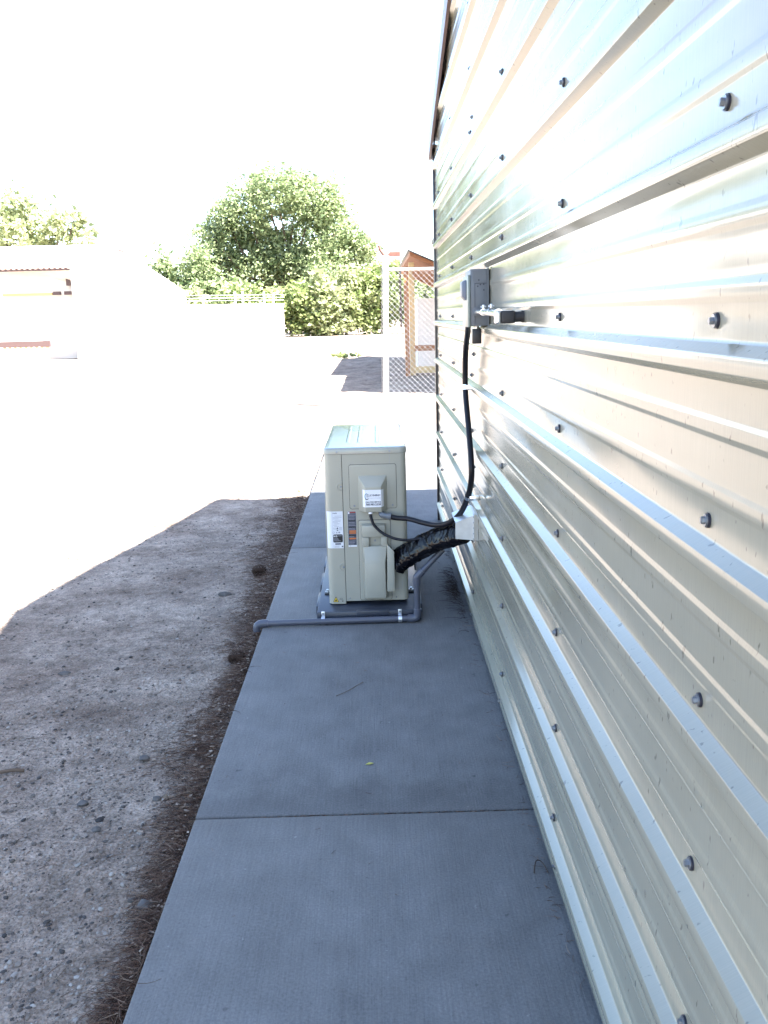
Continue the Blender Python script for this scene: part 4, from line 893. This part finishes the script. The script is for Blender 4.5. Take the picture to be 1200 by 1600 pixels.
mb = MB(); mb.hexa([(0.76, SY - .2, 2.615), (2.65, SY - .2, 1.775), (2.65, SY + 8.6, 1.775), (0.76, SY + 8.6, 2.615), (0.76, SY - .2, 2.645), (2.65, SY - .2, 1.805), (2.65, SY + 8.6, 1.805), (0.76, SY + 8.6, 2.645)]); mb.build('roofing', M['corner'], ph, 0)
for k in range(3): mb = MB(); y = SY + .1 + k * .35; mb.hexa([(0.86, y, 2.10), (2.5, y, 1.40), (2.5, y + .08, 1.40), (0.86, y + .08, 2.10), (0.86, y, 2.26), (2.5, y, 1.58), (2.5, y + .08, 1.58), (0.86, y + .08, 2.26)]); mb.build('rafter', M['wood'], ph, 0)
pbox('back_wall', (1.0, 2.5, SY + 1.4, SY + 8.0, DZ, 1.65), M['palewall'], ph)
sh = thing('shadow_caster_shed', 'pale unseen shed added behind the building to shade the ground by the fence', 'shed', (2.6, 18, DZ))  # out of view; added to throw the shadow patch on the ground
pbox('wall', (1.35, 3.8, 15.9, 21.0, DZ, 2.75), M['palewall'], sh)
mb = MB(); mb.hexa([(1.28, 15.8, 2.75), (3.9, 15.8, 2.75), (3.9, 21.1, 2.75), (1.28, 21.1, 2.75), (1.28, 15.8, 2.84), (3.9, 15.8, 3.2), (3.9, 21.1, 3.2), (1.28, 21.1, 2.84)]); mb.build('roof', M['roofmetal'], sh, 0)
mb = MB(); mb.box(2.0, 2.9, 15.86, 15.9, DZ + .02, 2.0, .004); mb.build('door', M['wood'], sh, 0)

# ------------------------------------------------------------------ house at the left, boundary wall
hs = thing('stucco_house', 'sun bleached stucco house with tiled eave at the left edge', 'house', (-16, 39, DZ))
HY = 36.0
pbox('wall', (-27, -11.3, HY + 1.0, HY + 9, DZ, 3.2), M['palewall'], hs)
mb = MB(); mb.poly([(-11.09, HY - .06, DZ), (-8.65, HY - .06, DZ), (-8.65, HY - .06, 2.44), (-11.09, HY - .06, 3.28)], (0, 9.0, 0)); mb.build('wing_wall', M['palewall'], hs, 0)
mb = MB(); mb.add([(-27, HY, 3.30), (-11.1, HY, 3.30), (-8.6, HY, 2.45), (-8.6, HY + 9.5, 2.45), (-10.7, HY + 5, 4.45), (-27, HY + 5, 4.5), (-27, HY + 9.5, 3.3)], [(0, 1, 4, 5), (1, 2, 4), (2, 3, 4), (5, 4, 3, 6)]); mb.add([(-27, HY, 3.2), (-11.1, HY, 3.2), (-8.6, HY, 2.37), (-8.6, HY + 9.5, 2.37), (-27, HY + 9.5, 3.2)], [(0, 4, 3, 2, 1)]); roof = mb.build('roof', M['palewall'], hs, 0)
pbox('fascia', (-27, -11.1, HY - .03, HY + .05, 3.19, 3.28), M['housebrown'], hs)
t0 = None
for k in range(14):
    x = -13.75 + k * 0.2
    if t0 is None:
        mb = MB(); mb.tube([(x, HY - .08, 3.315), (x, HY + .5, 3.42)], 0.075, 10); t0 = mb.build('roof_tile', M['rooftile'], roof); tx = x
    else:
        q = t0.copy(); COL.objects.link(q); q.parent = roof; q.location.x = x - tx
pbox('vent_box', (-11.54, -11.22, HY + .75, HY + 1.0, 2.67, 2.95), M['housebrown'], hs)
pbox('porch_beam', (-13.9, -12.05, HY + .6, HY + .8, 2.33, 2.42), M['woodpale'], hs)
pbox('beam_end', (-12.02, -11.76, HY + .6, HY + .8, 2.33, 2.46), M['housebrown'], hs); pbox('beam_end', (-11.6, -11.3, HY + .6, HY + .8, 2.33, 2.46), M['housebrown'], hs)
pbox('porch_rail', (-27, -12.18, HY + .2, HY + .3, 0.44, 0.66), M['housebrown'], hs)
for k in range(9): pbox('porch_slat', (-13.95 + k * .2, -13.85 + k * .2, HY + .22, HY + .28, DZ, 0.44), M['woodpale'], hs)
pbox('wall_lamp', (-10.82, -10.72, HY - .2, HY - .06, 1.76, 2.08), M['woodpale'], hs)
mb = MB(); mb.tube([(-10.5, HY + 4.2, 4.06), (-10.33, HY + 4.2, 4.14), (-10.1, HY + 4.2, 4.06)], .05, 8); mb.build('ridge_cap', M['housebrown'], hs)

bw = thing('boundary_wall', 'white boundary wall in the distance below the trees', 'wall', (-10.4, 63, DZ))
mb = MB(); mb.hexa([(-15.6, 62.2, DZ), (-5.8, 62.2, DZ), (-5.8, 62.45, DZ), (-15.6, 62.45, DZ), (-15.6, 62.2, 2.22), (-5.8, 62.2, 2.08), (-5.8, 62.45, 2.08), (-15.6, 62.45, 2.22)]); mb.build('panel', M['blockwall'], bw, 0)
mb = MB(); mb.hexa([(-15.6, 62.15, 2.225), (-5.75, 62.15, 2.085), (-5.75, 62.5, 2.085), (-15.6, 62.5, 2.225), (-15.6, 62.15, 2.285), (-5.75, 62.15, 2.145), (-5.75, 62.5, 2.145), (-15.6, 62.5, 2.285)]); mb.build('coping', M['blockwall'], bw, 0)
bf = thing('wire_fence', 'wire fence with pale posts just above the distant white wall', 'fence', (-10, 64, DZ))
for x, h in ((-13.05, 2.95), (-9.1, 3.0), (-8.6, 3.0), (-7.2, 2.95), (-6.6, 2.8), (-14.6, 2.8), (-11.2, 2.8)):
    mb = MB(); mb.cyl((x, 64, DZ), (x, 64, h), 0.07, 10); mb.build('post', M['fencegalv'], bf)
for z in (2.45, 2.62, 2.8): mb = MB(); mb.cyl((-17, 64, z + .1), (-5.9, 64, z - .05), 0.015, 5); mb.build('wire', M['fencegalv'], bf)

# ------------------------------------------------------------------ trees and bushes
def leaf_cloud(lobes, n, smin, smax, hole=None):
    """lobes: (cx,cy,cz,rx,ry,rz); leaves gather in clumps near each lobe's skin"""
    vol = np.array([l[3] * l[4] * l[5] for l in lobes]) ** (2 / 3); vol /= vol.sum(); C = []
    for l, f in zip(lobes, vol):
        m = int(n * f); nc = max(8, m // 28)
        u = rng.normal(size=(nc, 3)); u /= np.linalg.norm(u, axis=1)[:, None]; rad = rng.uniform(0.35, 1.18, nc) ** 0.6
        cen = u * rad[:, None] * np.array(l[3:6]) + np.array(l[:3])
        pick = rng.integers(0, nc, m); spread = 0.17 * min(l[3:6]) + min(0.12, .12 * min(l[3:6]))
        C.append(cen[pick] + rng.normal(size=(m, 3)) * spread)
    C = np.concatenate(C)
    if hole is not None:
        for hx, hz, hr in hole: C = C[((C[:, 0] - hx) ** 2 + ((C[:, 2] - hz) * 1.6) ** 2) > hr * hr]
    C = C[C[:, 2] > DZ + 0.01]; m = len(C)
    a = rng.normal(size=(m, 3)); a[:, 2] *= 0.6; a /= np.linalg.norm(a, axis=1)[:, None]
    b = np.cross(a, rng.normal(size=(m, 3))); b /= np.linalg.norm(b, axis=1)[:, None]
    s = rng.uniform(smin, smax, m)[:, None]
    c_ = np.cross(a, b)
    V = np.stack([C - a * s, C + b * s * .55 + c_ * s * .15, C + a * s, C - b * s * .55 + c_ * s * .15], 1).reshape(-1, 3)
    return V, np.arange(4 * m).reshape(m, 4)
def tree(name, cat, label, base, trunk_h, trunk_r, lobes, n, smin, smax, material, hole=None, group=None, limbs=True):
    t = thing(name, label, cat, (base[0], base[1], DZ), group)
    mb = MB(); b = Vector((base[0], base[1], DZ - .05)); fork = Vector((base[0] + random.uniform(-.2, .2) * trunk_h * .3, base[1], trunk_h))
    mb.tube([b, b + (fork - b) * .5 + Vector((trunk_r * .6, 0, 0)), fork], trunk_r, 10, smooth=4, rfun=lambda q: trunk_r * (1.25 - .55 * q))
    if limbs:
        for l in lobes:
            e = Vector(l[:3]); mid = fork.lerp(e, .5) + Vector((random.uniform(-.1, .1), random.uniform(-.1, .1), -.12)) * (e - fork).length
            mb.tube([fork - Vector((0, 0, trunk_r)), mid, e], trunk_r * .4, 6, smooth=4, rfun=lambda q: trunk_r * (.5 - .42 * q))
    mb.build('trunk', M['bark'], t, 60)
    V, F = leaf_cloud(lobes, n, smin, smax, hole); np_mesh('crown', V, F, material, t)
    return t
Y = 76.0
big = []
for cx, cz, r in ((-6.9, 10.2, 2.3), (-9.3, 9.2, 2.0), (-4.3, 9.6, 2.1), (-10.8, 7.2, 1.9), (-2.6, 7.6, 2.0), (-8.5, 7.0, 1.9), (-5.3, 6.9, 1.9), (-11.8, 5.2, 1.7), (-9.4, 4.7, 1.8), (-6.6, 4.6, 1.8), (-3.6, 4.7, 2.0), (-1.6, 5.3, 1.6), (-7.6, 8.6, 1.7), (-5.6, 11.0, 1.4), (-8.4, 11.2, 1.2), (-1.9, 6.4, 1.3), (-12.3, 6.1, 1.3), (-3.2, 8.9, 1.5), (-11.0, 8.6, 1.2), (-12.6, 4.4, 1.4), (-1.0, 4.2, 1.3), (-7.3, 6.0, 1.6), (-5.0, 5.4, 1.6), (-13.2, 5.6, 1.2), (-12.0, 7.4, 1.2), (-0.6, 6.2, 1.1)):
    big.append((cx + random.uniform(-.2, .2), Y + random.uniform(-2.6, 2.6), cz + random.uniform(-.2, .2), r, r * 1.1, r * .85))
tree('broadleaf_tree', 'tree', 'big round crowned tree standing behind the white wall', (-6.3, Y), 3.4, 0.36, big, 42000, 0.09, 0.21, M['leaf_a'], hole=[(-7.2, 8.4, 0.75), (-6.3, 8.6, 0.5), (-9.7, 6.2, 0.4), (-4.6, 7.6, 0.35)])
def bush(label, cx, cy_, w, h, n, mt, group, k=5, smin=.10, smax=.24):
    lob = [(cx + (i / (k - 1) - .5) * w * .75 + random.uniform(-.1, .1) * w, cy_ + random.uniform(-.8, .8) * min(1, w * .25), h * random.uniform(.42, .66), w * random.uniform(.2, .3), min(1.2, w * .35), h * random.uniform(.34, .46)) for i in range(k)]
    lob += [(cx + random.uniform(-.3, .3) * w, cy_ - min(.6, w * .1), h * .25, w * .3, min(1.0, w * .3), h * .25)]
    tree('bush', 'bush', label, (cx, cy_), h * .3, min(.07, w * .02), lob, n, smin, smax, mt, None, group)
G = 'bushes along the far boundary'
bush('bright green bush just right of the white wall end', -4.6, 67.5, 4.4, 3.6, 6500, M['leaf_b'], G)
bush('pale leafy bush in the middle of the far hedge', -2.0, 67.2, 3.6, 4.3, 6500, M['leaf_c'], G)
bush('bush at the right end of the far hedge beside the fence post', 0.5, 67.8, 3.2, 4.6, 6000, M['leaf_b'], G)
bush('green bush seen through the chain link fence', 2.8, 67.5, 3.0, 4.2, 5000, M['leaf_a'], G)
bush('dark bush below the left side of the big tree', -11.2, 70, 4.2, 4.6, 6000, M['leaf_a'], G)
bush('mid green bush behind the white wall left of the big tree', -14.6, 71, 4.6, 6.3, 7000, M['leaf_a'], G)
bush('yellow green bush beside the roof of the house', -17.3, 69, 3.8, 5.2, 6000, M['leaf_b'], G)
bush('low pale bush behind the middle of the white wall', -13.4, 66.2, 3.6, 3.5, 4500, M['leaf_c'], G)
bush('low bush behind the right part of the white wall', -8.6, 66.5, 4.2, 3.4, 4500, M['leaf_b'], G)
lob = [(-23.5, 62, 7.4, 1.7, 1.6, 1.3), (-21.6, 62.5, 8.0, 1.7, 1.6, 1.2), (-19.6, 62, 7.2, 1.4, 1.5, .9), (-18.2, 62.3, 6.5, .9, 1.2, .8), (-22.4, 61.5, 6.3, 2.0, 1.6, 1.2), (-20, 62, 6.0, 1.7, 1.5, .9), (-17.3, 62, 5.7, .8, 1, .6), (-25, 62, 8.4, 1.3, 1.4, 1.2), (-16.9, 62.2, 5.0, .7, .8, .6), (-18.6, 62, 7.6, .7, .8, .5)]
tree('broadleaf_tree', 'tree', 'airy pale green tree rising behind the house roof', (-21.5, 62), 3.6, .3, lob, 4200, .12, .26, M['leaf_c'])
# weed tuft in the shade patch beyond the fence
bush('small green weed clump on the shaded ground beyond the fence', -0.9, 30.5, 0.8, 0.16, 320, M['leaf_b'], 'weed clumps', 4, .03, .07)
tiny = bush('tiny weed at the far end of the concrete path edge', -0.58, 7.05, 0.07, 0.04, 50, M['leaf_b'], 'weed clumps', 3, .004, .010)
